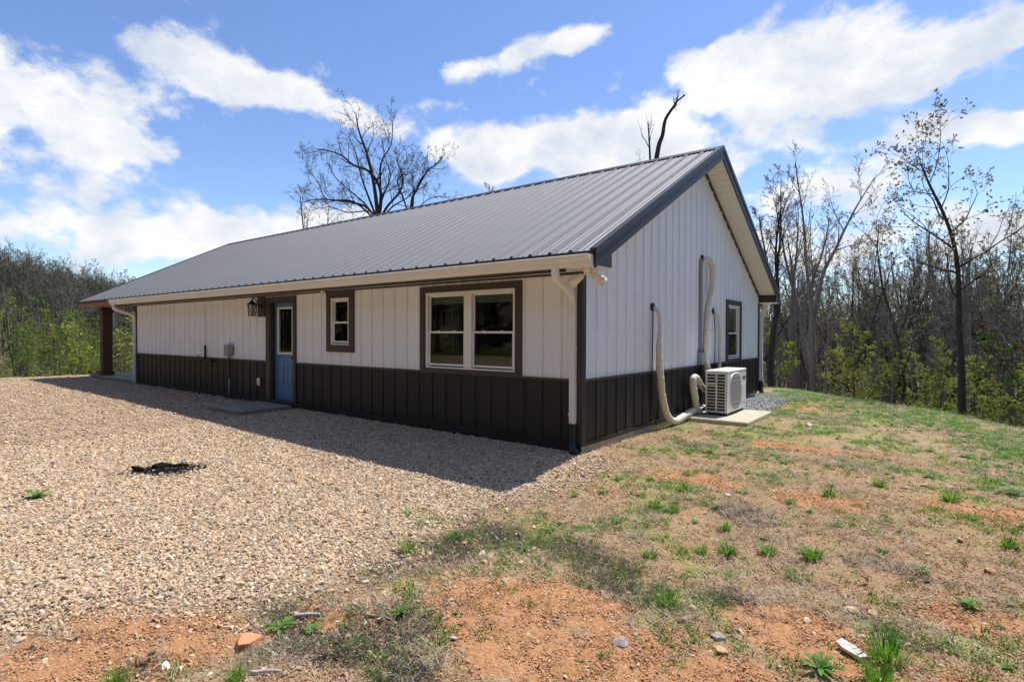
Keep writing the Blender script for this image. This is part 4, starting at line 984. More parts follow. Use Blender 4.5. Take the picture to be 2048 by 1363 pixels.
GREEN = [Tree(61+i, 5.6, .06, n=(14, 6, 5), f0=.16, ang=(58, 52, 52), ratio=(.42, .5, .5), leaf=8, leaf_size=.085, leaf_lvl=2, up=(.02, .03, .0, 0), shape=.6, sides=(6, 4, 3, 3, 3)).meshes('bark_brown', ('leaf_spring', 'leaf_green', 'leaf_spring')[i]) for i in range(3)]
VALLEY = [Tree(71+i, 10, .10, n=(13, 6, 5), f0=.25, ang=(46, 48, 50), ratio=(.38, .5, .5), leaf=(3, 2, 1)[i], leaf_size=.12, leaf_lvl=2, sides=(6, 4, 3, 3, 3)).meshes('bark_dark', ('leaf_green', 'leaf_green', 'leaf_bud')[i]) for i in range(3)]
def limbs(seed, fork, lst, trunk_r, **k):
    """tree whose main limbs follow given lines (x across, z up, r)"""
    t = Tree(seed, 1, .01, n=(), path=[(0, 0, .5), (0, 0, 1)], **{a: b for a, b in k.items() if a not in ('n',)}); t.V = ([], []); t.F = ([], []); t.M = ([], []); t.P['n'] = k['n']
    t.leaf_lvl = 4; rg = random.Random(seed)
    t.branch((0, 0, -7.0), (0, 0, 1), fork[2], trunk_r, 0, path=[(fork[0]*.4, 0, fork[2]*.5), fork], forced_children=0, taper=.75)
    for pts, rr in lst:
        w = rg.uniform(-.35, .35); P3 = [(x_, w*i*1.1+rg.uniform(-.2, .2), z_) for i, (x_, z_) in enumerate(pts, 1)]
        L_ = sum(math.dist(a, b) for a, b in zip([fork]+P3, P3)); t.branch(fork, (0, 0, 1), L_, rr, 0, path=P3)
    return t
OK_ = dict(n=(11, 5, 5, 3), f0=.22, ang=(48, 46, 48, 52), ratio=(.30, .48, .48, .46), wob=(.09, .2, .25, .3), up=(.01, .07, .05, .04), leaf=.02, leaf_size=.12, twig_r=.0075, shape=.3)
OAK = limbs(87, (0, 0, 9.6), [([(-.2, 12.1), (-.7, 14.4), (-1.2, 16.0), (-1.35, 17.2)], .17), ([(.2, 11.8), (-.5, 13.2), (-1.8, 13.8), (-2.6, 14.4), (-3.6, 14.7), (-4.1, 14.7)], .14), ([(-.9, 11.8), (-1.4, 13.2), (-1.9, 15.0), (-2.4, 16.2)], .10),
    ([(-.8, 10.7), (-1.8, 11.1), (-2.6, 11.3), (-3.9, 11.4), (-5.1, 11.4), (-6.0, 11.2)], .11), ([(-1.9, 11.2), (-3.9, 11.4), (-4.5, 12.6), (-5.2, 13.4)], .08), ([(.5, 10.9), (1.4, 12.0), (1.6, 13.2), (1.1, 14.6), (1.5, 15.6)], .12), ([(.15, 11.6), (.2, 13.9), (.9, 15.4), (1.1, 17.0)], .12), ([(.9, 10.9), (2.0, 11.7), (2.6, 12.6), (3.2, 13.8)], .08), ([(-1.0, 11.0), (-2.4, 12.2), (-3.2, 13.0), (-3.6, 13.9)], .08), ([(-.6, 10.4), (-2.0, 10.2), (-3.4, 10.6), (-4.6, 10.2)], .07), ([(.3, 11.2), (.9, 13.0), (.5, 14.4), (.3, 15.8)], .09)], .36, **OK_).meshes('bark_dark', 'leaf_dead')
OAK2 = limbs(89, (0, 0, 9.6), [([(.1, 11.4), (.6, 12.4), (1.4, 13.4), (2.0, 13.8), (2.7, 14.3)], .12), ([(-.5, 11.4), (-1.0, 12.8), (-.6, 13.4), (.2, 14.2)], .08), ([(.8, 11.3), (2.0, 11.9), (3.0, 11.7)], .06), ([(.2, 12.0), (.1, 13.4), (.6, 14.6)], .06)], .18, **OK_).meshes('bark_dark', 'leaf_dead')
BRUSH = [Tree(91+i, 3.2, .022, n=(10, 6, 4), f0=.08, forks=5, ang=(40, 46, 50), ratio=(.5, .5, .5), leaf=(0, 1)[i], leaf_size=.09, leaf_lvl=2, sides=(4, 3, 3, 3, 3)).meshes('bark_brown', 'leaf_spring') for i in range(2)]

# the leaning tree on the crest, built along its own trunk line
lean_path = [(0, 0, 1.0), (-.03, 0, 2.6), (-.10, .05, 4.2), (-.18, .0, 5.6), (-.30, .05, 6.7), (-.70, .0, 7.7), (-1.20, .0, 8.7), (-1.45, 0, 9.3)]
LEAN = Tree(101, 9.6, .135, n=(17, 5, 5, 3), f0=.40, ang=(62, 48, 48, 50), ratio=(.30, .5, .46, .42), path=lean_path, leaf=2, leaf_size=.085, wob=(.05, .17, .22, .3), shape=.35).meshes('bark_dark', 'leaf_bud')

def tree_at(name, meshes, px, dep, label, group=None, top=None, base_h=None, rz=0, sc=1, **k):
    x, y = at(px, dep); z = hz(x, y)
    if top is not None: sc = ((CAM[2]+dep*(667-top)/1105.87)-z)/max(max(v.co.z for v in me.vertices) for me in meshes if me)
    return place_tree(name, meshes, x, y, label, group, sc, rz, z, **k)
tree_at('leaning_tree', LEAN, 1926, 15.5, 'tallest dark trunked tree on the crest, its top leaning left', top=200, rz=YAW)
tree_at('bare_tree', TALL[1], 1559, 22, 'slim bare tree rising right beside the rear roof corner', top=305, base_h=13.2, rz=.4)
tree_at('bare_tree', TALL[0], 1634, 21, 'forked bare tree, second tall trunk right of the house', top=300, base_h=13.2, rz=2.2)
tree_at('bare_tree', TALL[2], 1659, 23.5, 'bare tree with a long limb reaching right over the bright green sapling', top=372, base_h=13.2, rz=1.1)
tree_at('budding_tree', BUDDING[0], 1823, 20, 'budding tree with crooked trunk left of the leaning tree', top=372, base_h=12.2, rz=4.0, lean=(.0, .08))
tree_at('budding_tree', BUDDING[1], 2050, 16.5, 'budding tree cut off by the right edge of the picture', top=330, base_h=12.2, rz=1.0)
tree_at('spreading_tree', FAN, 1772, 31, 'fan shaped bare tree standing behind the green saplings', top=470, base_h=10.5, rz=.3)
tree_at('green_sapling', GREEN[0], 1718, 18.6, 'bright yellow green sapling, largest right of the house', top=632, base_h=5.6, rz=.5)
tree_at('green_sapling', GREEN[1], 1795, 20, 'green sapling between the largest sapling and the crooked tree', top=655, base_h=5.6, rz=2.5)
tree_at('green_sapling', GREEN[2], 1872, 18, 'low green sapling just left of the leaning tree', top=668, base_h=5.6, rz=3.7)
tree_at('green_sapling', GREEN[1], 2002, 19.5, 'green sapling right of the leaning tree, near the picture edge', top=655, base_h=5.6, rz=5.1)
tree_at('green_sapling', GREEN[2], 2018, 15.6, 'pale low sapling on the crest at the far right', top=760, base_h=5.6, rz=1.7)
for px, dep, mi, top, lab in ((1688, 20.5, 0, 690, 'yellow green sapling, first one left of the largest sapling'), (1752, 21, 2, 700, 'yellow green sapling tucked right behind the largest sapling'), (1838, 19, 0, 690, 'yellow green sapling at the foot of the crooked budding tree'), (1900, 19.5, 1, 715, 'green sapling half hidden by the leaning trunk'), (1962, 17, 0, 745, 'pale sapling first right of the leaning trunk'), (1985, 22, 2, 700, 'pale sapling farther back between leaning trunk and right edge'), (2048, 18, 0, 720, 'pale sapling at the very right edge below the budding tree'), (1650, 22, 1, 730, 'small green sapling below the long limbed bare tree'), (1540, 24, 2, 640, 'green sapling peeping out beside the rear downspout')):
    tree_at('green_sapling', GREEN[mi], px, dep, lab, top=top, rz=px*.7)
rt = random.Random(5)
ORD = 'first second third fourth fifth sixth seventh eighth ninth tenth eleventh twelfth thirteenth fourteenth fifteenth sixteenth seventeenth eighteenth nineteenth twentieth twenty-first twenty-second twenty-third last'.split()
for i, (px, dep, top) in enumerate(sorted(((1583, 27, 420), (1611, 29, 455), (1596, 34, 520), (1690, 27, 480), (1708, 33, 500), (1740, 28, 520), (1846, 29, 470), (1868, 26, 500), (1900, 31, 480), (1947, 24, 430), (1972, 27, 440), (1985, 33, 470), (2001, 23, 410), (2025, 29, 450), (1538, 30, 470), (1524, 36, 520), (1803, 36, 520), (1757, 40, 540), (1660, 38, 520), (1935, 38, 500), (2040, 36, 450), (1625, 42, 530), (1830, 44, 540), (1888, 42, 520)))):
    m, look = rt.choice([(t_, 'tall bare tree') for t_ in TALL]+[(BUDDING[0], 'budding tree')]+[(t_, 'thin straight tree') for t_ in POLE+POLE])
    tree_at('woodland_tree', m, px, dep, look+', '+ORD[i]+' of the slender wood trees counting right from the house', 'slender trees in the wood right of the house', top=top+rt.uniform(-15, 15), rz=rt.uniform(0, 6.28), lean=(rt.uniform(-.05, .05), rt.uniform(-.05, .05)))
for k in range(24):
    px = 1520+k*23.0+rt.uniform(-9, 9); dep = rt.uniform(26, 42)
    tree_at('background_tree', rt.choice(TALL+[FAN, BUDDING[1]]), px, dep, 'bare tree deep in the wood behind the nearer trunks at right', 'bare trees deep in the wood right of the house', top=rt.uniform(440, 545), rz=rt.uniform(0, 6.28), lean=(rt.uniform(-.05, .05), rt.uniform(-.05, .05)))
for k in range(46):
    px = rt.uniform(1515, 2075); dep = rt.uniform(17.5, 34)
    tree_at('woodland_sapling', rt.choice(POLE), px, dep, 'thin bare sapling stem in the wood right of the house', 'thin bare saplings right of the house', top=rt.uniform(520, 640), base_h=10.6, rz=rt.uniform(0, 6.28), lean=(rt.uniform(-.08, .08), rt.uniform(-.08, .08)))
for k in range(40):
    px = rt.uniform(1512, 2080); dep = rt.uniform(20, 30)
    tree_at('bare_bush', BRUSH[0 if rt.random() < .88 else 1], px, dep, 'low twiggy brush on the slope right of the house', 'low brush on the slope right of the house', sc=rt.uniform(.6, 1.0), rz=rt.uniform(0, 6.28), cat='bush')
# oak and snag behind the roof
x, y = at(757, 41); place_tree('bare_oak', OAK, x, y, 'big spreading bare oak behind the roof, left of centre', rz=YAW, z=0.0)
x, y = at(822, 42); place_tree('bare_tree', OAK2, x, y, 'smaller bare tree touching the right side of the big oak', rz=YAW, z=0.0)
tree_at('bare_tree', TALL[3], 922, 52, 'faint bare treetop just above the roof right of the oak', top=352, base_h=13.2, rz=1.4)
tree_at('bare_tree', TALL[2], 660, 56, 'faint bare treetop showing low above the roof left of the oak', top=385, base_h=13.2, rz=2.9)
snag_path = [(0, 0, 4), (-.05, 0, 8), (-.02, 0, 10.5), (.16, .0, 11.9), (.36, .0, 12.5), (.52, .05, 13.3), (.98, 0, 14.0), (1.05, 0, 14.15), (1.45, 0, 14.45)]
SN = Tree(111, 14.4, .20, n=(9, 3), f0=.72, ang=(38, 40), ratio=(.045, .5), path=snag_path, wob=(.05, .2, .2, .2)).meshes('bark_dark', 'leaf_dead')
x, y = at(1308, 27.5); place_tree('dead_snag', SN, x, y, 'dark broken dead trunk sticking up behind the roof ridge', rz=YAW, z=-1.2)
x, y = at(1301, 28.2); SN2 = Tree(113, 12.4, .15, path=[(0, 0, 6), (-.04, 0, 9.5), (-.10, 0, 11.4), (-.22, 0, 13.0)], n=(7, 3), f0=.80, ang=(24, 40), ratio=(.10, .4)).meshes('bark_dark', 'leaf_dead'); place_tree('dead_snag', SN2, x, y, 'thinner broken stem just left of the dead snag', rz=1, z=-.9)
x, y = at(1268, 33); place_tree('bare_sapling', POLE[0], x, y, 'tiny bare twig top above the ridge left of the snag', sc=1.13, rz=1, z=-1.0)

# left valley
for px, dep, mi, top, lab in ((-8, 30, 1, 540, 'large leafing tree at the left edge of the picture'), (46, 30, 1, 580, 'several stemmed dark tree in the valley near the left edge'), (152, 30, 1, 600, 'leafing tree with a slim dark trunk just left of the porch post'), (95, 44, 0, 588, 'bright green treetop in the valley left of the roof tip'), (176, 40, 0, 592, 'bright green treetop right beside the roof tip'), (240, 36, 1, 640, 'green tree seen between porch post and far downspout')):
    tree_at('valley_tree', VALLEY[mi], px, dep, lab, top=top, base_h=10.2, rz=rt.uniform(0, 6))
for k in range(46):
    px = rt.uniform(-60, 285); dep = rt.uniform(29, 75)
    tree_at('valley_tree', rt.choice(VALLEY[:2]), px, dep, 'leafing tree among many in the valley left of the house', 'leafing trees in the valley left of the house', top=rt.uniform(615, 690), base_h=10.2, rz=rt.uniform(0, 6))
for k in range(34):
    px = rt.uniform(-40, 280); dep = rt.uniform(24, 36)
    tree_at('bare_bush', BRUSH[0 if rt.random() < .6 else 1], px, dep, 'low twiggy brush at the far gravel edge left of the house', 'low brush at the far gravel edge', sc=rt.uniform(.9, 1.6), rz=rt.uniform(0, 6), cat='bush')

# ------------------------------------------------------------------ scattering
def scatter(name, label, cat, pts, rot, scl, protos, seed=0):
    """one object: points that each carry a copy of one of the prototype meshes"""
    n = len(pts); me = bpy.data.meshes.new(name); me.vertices.add(n); me.vertices.foreach_set('co', np.asarray(pts, np.float32).ravel())
    a = me.attributes.new('rot', 'FLOAT_VECTOR', 'POINT'); a.data.foreach_set('vector', np.asarray(rot, np.float32).ravel())
    a = me.attributes.new('scl', 'FLOAT_VECTOR', 'POINT'); a.data.foreach_set('vector', np.asarray(scl, np.float32).ravel())
    a = me.attributes.new('pick', 'INT', 'POINT'); a.data.foreach_set('value', np.random.RandomState(seed).randint(0, len(protos), n).astype(np.int32))
    o = link(name, me); tag(o, label, cat, kind='stuff')
    ng = bpy.data.node_groups.new(name, 'GeometryNodeTree'); ng.is_modifier = True
    ng.interface.new_socket('Geometry', in_out='INPUT', socket_type='NodeSocketGeometry'); ng.interface.new_socket('Geometry', in_out='OUTPUT', socket_type='NodeSocketGeometry')
    N, L = ng.nodes, ng.links; gi = N.new('NodeGroupInput'); go = N.new('NodeGroupOutput')
    ip = N.new('GeometryNodeInstanceOnPoints'); jg = N.new('GeometryNodeJoinGeometry')
    for pm_ in protos:
        po = bpy.data.objects.new(name+'_piece', pm_)
        oi = N.new('GeometryNodeObjectInfo'); oi.inputs['Object'].default_value = po; oi.inputs['As Instance'].default_value = True
        L.new(oi.outputs['Geometry'], jg.inputs[0])
    def attr(nm, dt):
        t = N.new('GeometryNodeInputNamedAttribute'); t.data_type = dt; t.inputs['Name'].default_value = nm; return t.outputs['Attribute']
    er = N.new('FunctionNodeEulerToRotation'); L.new(attr('rot', 'FLOAT_VECTOR'), er.inputs[0]); L.new(er.outputs[0], ip.inputs['Rotation'])
    L.new(attr('scl', 'FLOAT_VECTOR'), ip.inputs['Scale']); L.new(attr('pick', 'INT'), ip.inputs['Instance Index'])
    ip.inputs['Pick Instance'].default_value = True
    L.new(gi.outputs[0], ip.inputs['Points']); L.new(jg.outputs[0], ip.inputs['Instance']); L.new(ip.outputs[0], go.inputs[0])
    md = o.modifiers.new('scatter', 'NODES'); md.node_group = ng
    return o
rs = np.random.RandomState(12)
def stone_mesh(seed, matn, flat=.6, sub=0):
    import bmesh
    bm = bmesh.new(); bmesh.ops.create_icosphere(bm, subdivisions=1+sub, radius=.5); rr = random.Random(seed)
    pl = [(Vector((rr.gauss(0, 1), rr.gauss(0, 1), rr.gauss(0, 1))).normalized(), rr.uniform(.24, .42)) for _ in range(7)]
    for v in bm.verts:
        v.co += Vector((rr.uniform(-.1, .1), rr.uniform(-.1, .1), rr.uniform(-.1, .1)))
        for nrm, dd in pl:
            k = v.co.dot(nrm)-dd
            if k > 0: v.co -= nrm*k
        v.co.z *= flat
    me = bpy.data.meshes.new('stone'); bm.to_mesh(me); bm.free(); me.materials.append(MATS[matn]); return me
def in_view(x, y, pad=.16):
    dx, dy = x-CAM[0], y-CAM[1]; dep = dx*FW[0]+dy*FW[1]; lat = dx*RT[0]+dy*RT[1]
    return (dep > -.4) & (np.abs(lat) < np.maximum(dep, 0)*(1.2+pad)+1.3), dep
def sample(n, x0, x1, y0, y1, dens):
    x = rs.uniform(x0, x1, n); y = rs.uniform(y0, y1, n); k = rs.rand(n) < dens(x, y); return x[k], y[k]
def house_free(x, y): return ~((x > -15.25) & (x < .03) & (y > -.03) & (y < 9.2)) & ~((x > -19.05) & (x < -15) & (y > -.12)) & ~((x > -8.08) & (x < -6.72) & (y > -1.16) & (y < 0)) & ~((x > .12) & (x < 1.2) & (y > 3.45) & (y < 5.2))
def rnd_rot(n, tilt=.5):
    return np.stack([rs.normal(0, tilt, n), rs.normal(0, tilt, n), rs.uniform(0, 6.28, n)], 1)

# gravel: dense close by, thinning with distance where stones merge
def gdens(x, y):
    v, dep = in_view(x, y); g = masks(x, y)[0]
    return v*house_free(x, y)*np.clip(g+.02, 0, 1)*np.clip(6.0/np.maximum(dep, 1), 0, 1)**1.6
x1, y1 = sample(470000, -6.5, 1.4, -6.2, .0, gdens)
x2, y2 = sample(200000, -20.5, -6.5, -9.0, .2, gdens)
x = np.concatenate([x1, x2]); y = np.concatenate([y1, y2]); _, dep = in_view(x, y); n = len(x)
char = blobs(x, y, [(-3.62, -3.56, .50, .24)])
keep = ~((char > .42) & (rs.rand(n) < .72)); x, y, dep = x[keep], y[keep], dep[keep]; n = len(x)
s = rs.lognormal(math.log(.0178), .42, n)*np.clip(1+.05*(dep-5), 1, 1.5); s = np.clip(s, .012, .06)
P_ = np.stack([x, y, Hgt(x, y)+s*rs.uniform(.12, .28, n)], 1); sc = np.stack([s*rs.uniform(.8, 1.5, n), s*rs.uniform(.7, 1.1, n), s*rs.uniform(.7, 1.1, n)], 1)
scatter('gravel', 'tan and pink crushed stone gravel covering the drive', 'gravel', P_, rnd_rot(n, .45), sc, [stone_mesh(i, 'gravel_stone') for i in range(6)])
# charred patch
n = 1500; a = rs.rand(n)*6.28; q = np.sqrt(rs.rand(n))*rs.uniform(.5, 1.55, n)**1.2; u = q*np.cos(a)*.42; v = q*np.sin(a)*.20
th = math.atan2(.68, .24)-.2; x = -3.66+u*math.cos(th)-v*math.sin(th); y = -3.56+u*math.sin(th)+v*math.cos(th)
s = rs.uniform(.014, .042, n); bumpz = .03*np.exp(-(u/.3)**2-(v/.12)**2)
scatter('charred_gravel', 'black burnt patch of stones and ash on the gravel', 'burnt patch', np.stack([x, y, Hgt(x, y)+s*.2+bumpz], 1), rnd_rot(n, .5), np.stack([s, s, s*.9], 1), [stone_mesh(40+i, 'black_stone') for i in range(3)])
def chunk(name, label, cat, loc, size, matn, seed, rz=0, flat=.7):
    me = stone_mesh(seed, matn, flat, 1); o = link(name, me); o.location = loc; o.scale = size; o.rotation_euler = (0, 0, rz); tag(o, label, cat); return o
for i, (cx_, cy_, sx, rz, lab) in enumerate(((-3.80, -3.80, .20, .3, 'round charred lump at the left end of the burnt patch'), (-3.72, -3.60, .26, 1.0, 'charred log end in the middle of the burnt patch'), (-3.60, -3.42, .20, 1.3, 'charred flat chunk at the right of the burnt patch'))):
    chunk('charred_wood', lab, 'burnt wood', (cx_, cy_, hz(cx_, cy_)+.045), (sx*1.1, sx*.55, sx*.5), 'charred', 60+i, rz)

# grey drainage stones by the rear of the gable wall
def sdens(x, y): return ((x > .03) & (x < 1.15-.04*(y-5.5)))*house_free(x, y)*(rs.rand(len(x)) < np.exp(-np.maximum(0, x-.75)**2/.05))
x, y = sample(6500, .02, 1.3, 5.3, 9.6, sdens); n = len(x); s = rs.uniform(.03, .075, n)
scatter('drainage_stone', 'grey crushed stone along the gable wall behind the heat pump', 'stones', np.stack([x, y, Hgt(x, y)+s*.2], 1), rnd_rot(n), np.stack([s, s, s*.9], 1), [stone_mesh(80+i, 'grey_stone') for i in range(3)])

# clay crumbs and loose pebbles on the bare soil
def cdens(x, y):
    v, dep = in_view(x, y); g, c, t, gr = masks(x, y); return v*house_free(x, y)*(c*1.0+.65*(1-g)*(1-c)+.05)*(1-g*.95)*np.clip(3.2/np.maximum(dep, 1), 0, 1)**1.5
x, y = sample(680000, -1.5, 6.2, -6.0, 2.5, cdens); n = len(x); s = np.clip(rs.lognormal(math.log(.0085), .42, n), .004, .032)
scatter('clay_crumbs', 'crumbs of orange clay and small pebbles on bare soil', 'soil', np.stack([x, y, Hgt(x, y)+s*.15], 1), rnd_rot(n), np.stack([s, s, s*.85], 1), [stone_mesh(90+i, 'clay_crumb') for i in range(3)])
def pdens(x, y):
    v, dep = in_view(x, y); g, c, t, gr = masks(x, y); gd = sdist(x, y, GP); return v*house_free(x, y)*(1-g)*(.10+.9*np.exp(-np.maximum(gd, 0)/.40))*np.clip(4/np.maximum(dep, 1), 0, 1)
x, y = sample(24000, -2.2, 6, -6.2, 7, pdens); n = len(x); s = np.clip(rs.lognormal(math.log(.026), .4, n), .012, .075)
scatter('loose_stone', 'loose tan stones strewn over the soil beyond the gravel', 'stones', np.stack([x, y, Hgt(x, y)+s*.12], 1), rnd_rot(n), np.stack([s*1.3, s, s*.8], 1), [stone_mesh(100+i, 'gravel_stone', .55) for i in range(4)])

# blades
def blade(mb, p, az, L, w, bend, lean=.5, mi=0, seg=3):
    d = Vector((math.cos(az), math.sin(az), 0)); sd = Vector((-math.sin(az), math.cos(az), 0)); vs = []; q = Vector(p); an = lean
    for i in range(seg+1):
        ww = w*(1-(i/seg)**1.6)*.5+.0002
        vs += [q-sd*ww, q+sd*ww]; q = q+(d*math.sin(an)+Vector((0, 0, 1))*math.cos(an))*L/seg; an += bend/seg
    mb.add(vs, [(2*i, 2*i+1, 2*i+3, 2*i+2) for i in range(seg)], mi)
def tuft_mesh(seed, n, L, w, spread, matn, bend=(.5, 1.4), lean=(.05, .7), seg=3):
    rr = random.Random(seed); mb = MB()
    for i in range(n):
        a = rr.uniform(0, 6.28); q = spread*math.sqrt(rr.random()); blade(mb, (q*math.cos(a), q*math.sin(a), -.005), a+rr.uniform(-.7, .7), L*rr.uniform(.45, 1.15), w*rr.uniform(.7, 1.2), rr.uniform(*bend), rr.uniform(*lean), 0, seg)
    return mb.mesh('tuft', matn)
def rosette_mesh(seed, n, L, w, matn, lift=.9):
    rr = random.Random(seed); mb = MB()
    for i in range(n):
        az = i*2.4+rr.uniform(-.3, .3); d = Vector((math.cos(az), math.sin(az), 0)); sd = Vector((-math.sin(az), math.cos(az), 0)); an = rr.uniform(.55, 1.15)*lift+.1; q = Vector((0, 0, 0)); l = L*rr.uniform(.6, 1.15); vs = []; seg = 5
        for k in range(seg+1):
            t = k/seg; ww = w*(.18+1.5*t*(1-t)**.55*1.35)*.5*(1 if k < seg else .05); up = Vector((0, 0, .25*ww))
            vs += [q-sd*ww+up, q, q+sd*ww+up]; q = q+(d*math.sin(an)+Vector((0, 0, 1))*math.cos(an))*l/seg; an += rr.uniform(.12, .28)
        fs = []
        for k in range(seg): fs += [(3*k, 3*k+1, 3*k+4, 3*k+3), (3*k+1, 3*k+2, 3*k+5, 3*k+4)]
        mb.add(vs, fs)
    return mb.mesh('rosette', matn)
# short growth and dead thatch
def grdens(x, y):
    v, dep = in_view(x, y); g, c, t, gr = masks(x, y); d = sdist(x, y, PLATEAU)
    return v*house_free(x, y)*(1-g)*(gr*.75+.07*(1-c))*(.15+.85*sstep(.40, .62, fbm(x*4.3+2, y*4.3+9)))*np.clip(5/np.maximum(dep, 1), .15, 1)*(d < 4)
x, y = sample(240000, -.5, 8, -6, 12, grdens); n = len(x); s = rs.uniform(.5, 1.3, n)*np.where(rs.rand(n) < .15, 1.6, 1)
scatter('short_grass', 'sparse short green grass growing through the bare soil', 'grass', np.stack([x, y, Hgt(x, y)], 1), np.stack([0*x, 0*x, rs.uniform(0, 6.28, n)], 1), np.stack([s, s, s], 1), [tuft_mesh(200+i, 9, .035, .004, .03, 'grass_green', seg=2) for i in range(3)]+[tuft_mesh(206, 12, .03, .005, .03, 'weed_green', seg=2)])
def tdens(x, y):
    v, dep = in_view(x, y); g, c, t, gr = masks(x, y); n_ = fbm(x*2.4+50, y*2.4); d = sdist(x, y, PLATEAU)
    return v*house_free(x, y)*(1-g)*(t*1.0+sstep(.40, .62, n_)*.5*(1-c)+.07*(1-c*.8))*(1-.88*sstep(.3, .65, blobs(x, y, DARK)))*np.clip(4/np.maximum(dep, 1), .1, 1)*(d < 4)
x, y = sample(230000, -.5, 8, -6, 12, tdens); n = len(x); s = rs.uniform(.6, 1.4, n)
scatter('dry_grass', 'matted dead grass and stems lying over the soil', 'dry grass', np.stack([x, y, Hgt(x, y)+.004], 1), np.stack([rs.normal(0, .15, n), rs.normal(0, .15, n), rs.uniform(0, 6.28, n)], 1), np.stack([s, s, s], 1), [tuft_mesh(220+i, 9, .055, .0026, .045, 'grass_dry', bend=(.0, .8), lean=(.8, 1.55), seg=2) for i in range(4)])
def kdens(x, y):
    v, dep = in_view(x, y); g, c, t, gr = masks(x, y); return v*house_free(x, y)*(1-g*.8)*sstep(.35, .95, blobs(x, y, DARK)*1.1+(fbm(x*3.3+7, y*3.3)-.5)*1.5)*(1-.7*c)
x, y = sample(34000, -.5, 4.5, -6, -1.5, kdens); n = len(x); s = rs.uniform(.6, 1.4, n)
scatter('dark_litter', 'dark mat of rotting stems along the gravel edge', 'plant litter', np.stack([x, y, Hgt(x, y)+.006], 1), np.stack([rs.normal(0, .2, n), rs.normal(0, .2, n), rs.uniform(0, 6.28, n)], 1), np.stack([s, s, s], 1), [tuft_mesh(230+i, 9, .05, .004, .05, 'litter_dark', bend=(.0, .6), lean=(.95, 1.55), seg=2) for i in range(5)]+[tuft_mesh(234, 12, .045, .004, .04, 'weed_green', lean=(.3, 1.1), seg=2)])
def ldens(x, y):
    v, dep = in_view(x, y); g, c, t, gr = masks(x, y); return v*house_free(x, y)*(1-g*.97)*(.1+.6*t)*np.clip(4/np.maximum(dep, 1), .2, 1)
x, y = sample(3000, -2, 6, -6, 9, ldens); n = len(x); s = rs.uniform(.5, 1.2, n)
scatter('fallen_leaves', 'curled dead leaves and bark bits scattered over the ground', 'leaves', np.stack([x, y, Hgt(x, y)+.012], 1), rnd_rot(n, .35), np.stack([s, s, s], 1), [rosette_mesh(240+i, 1, .05, .03, 'leaf_dead', 1.2) for i in range(2)])
# green growth along the crest
def crdens(x, y):
    v, dep = in_view(x, y); d = sdist(x, y, PLATEAU); return v*house_free(x, y)*(x > .2)*np.exp(-((d+.4)/1.6)**2)*sstep(.40, .6, fbm(x*1.1+5, y*1.1)+.05)
x, y = sample(9000, .2, 9, 0, 12, crdens); n = len(x); s = rs.uniform(.5, 1.5, n)
scatter('crest_grass', 'green weeds and grass along the crest of the slope', 'grass', np.stack([x, y, Hgt(x, y)], 1), np.stack([0*x, 0*x, rs.uniform(0, 6.28, n)], 1), np.stack([s, s, s], 1), [tuft_mesh(260, 16, .12, .006, .06, 'grass_green'), rosette_mesh(262, 11, .08, .022, 'weed_green'), tuft_mesh(261, 12, .12, .004, .08, 'grass_dry', lean=(.1, 1.2))])

def mdens(x, y):
    v, dep = in_view(x, y); g, c, t, gr = masks(x, y); return v*house_free(x, y)*(1-g)*(.08+.9*sstep(.44, .60, fbm(x*.9+40, y*.9+3)))*(.18+.82*sstep(-1.5, 2, y))*(sdist(x, y, PLATEAU) < 2)
x, y = sample(8500, .3, 8, -4.5, 11, mdens); n = len(x); s = rs.uniform(.4, 1.15, n)*(1+.35*sstep(0, 5, y))
scatter('weedy_clumps', 'small green weeds and grass clumps dotted over the upper lawn', 'grass', np.stack([x, y, Hgt(x, y)], 1), np.stack([0*x, 0*x, rs.uniform(0, 6.28, n)], 1), np.stack([s, s, s*.9], 1), [tuft_mesh(270, 34, .085, .006, .05, 'grass_green', lean=(.1, 1.0)), tuft_mesh(271, 30, .06, .006, .07, 'weed_green', lean=(.4, 1.2)), rosette_mesh(272, 11, .07, .017, 'weed_green', .8), tuft_mesh(273, 30, .09, .004, .06, 'grass_dry', lean=(.2, 1.2))])
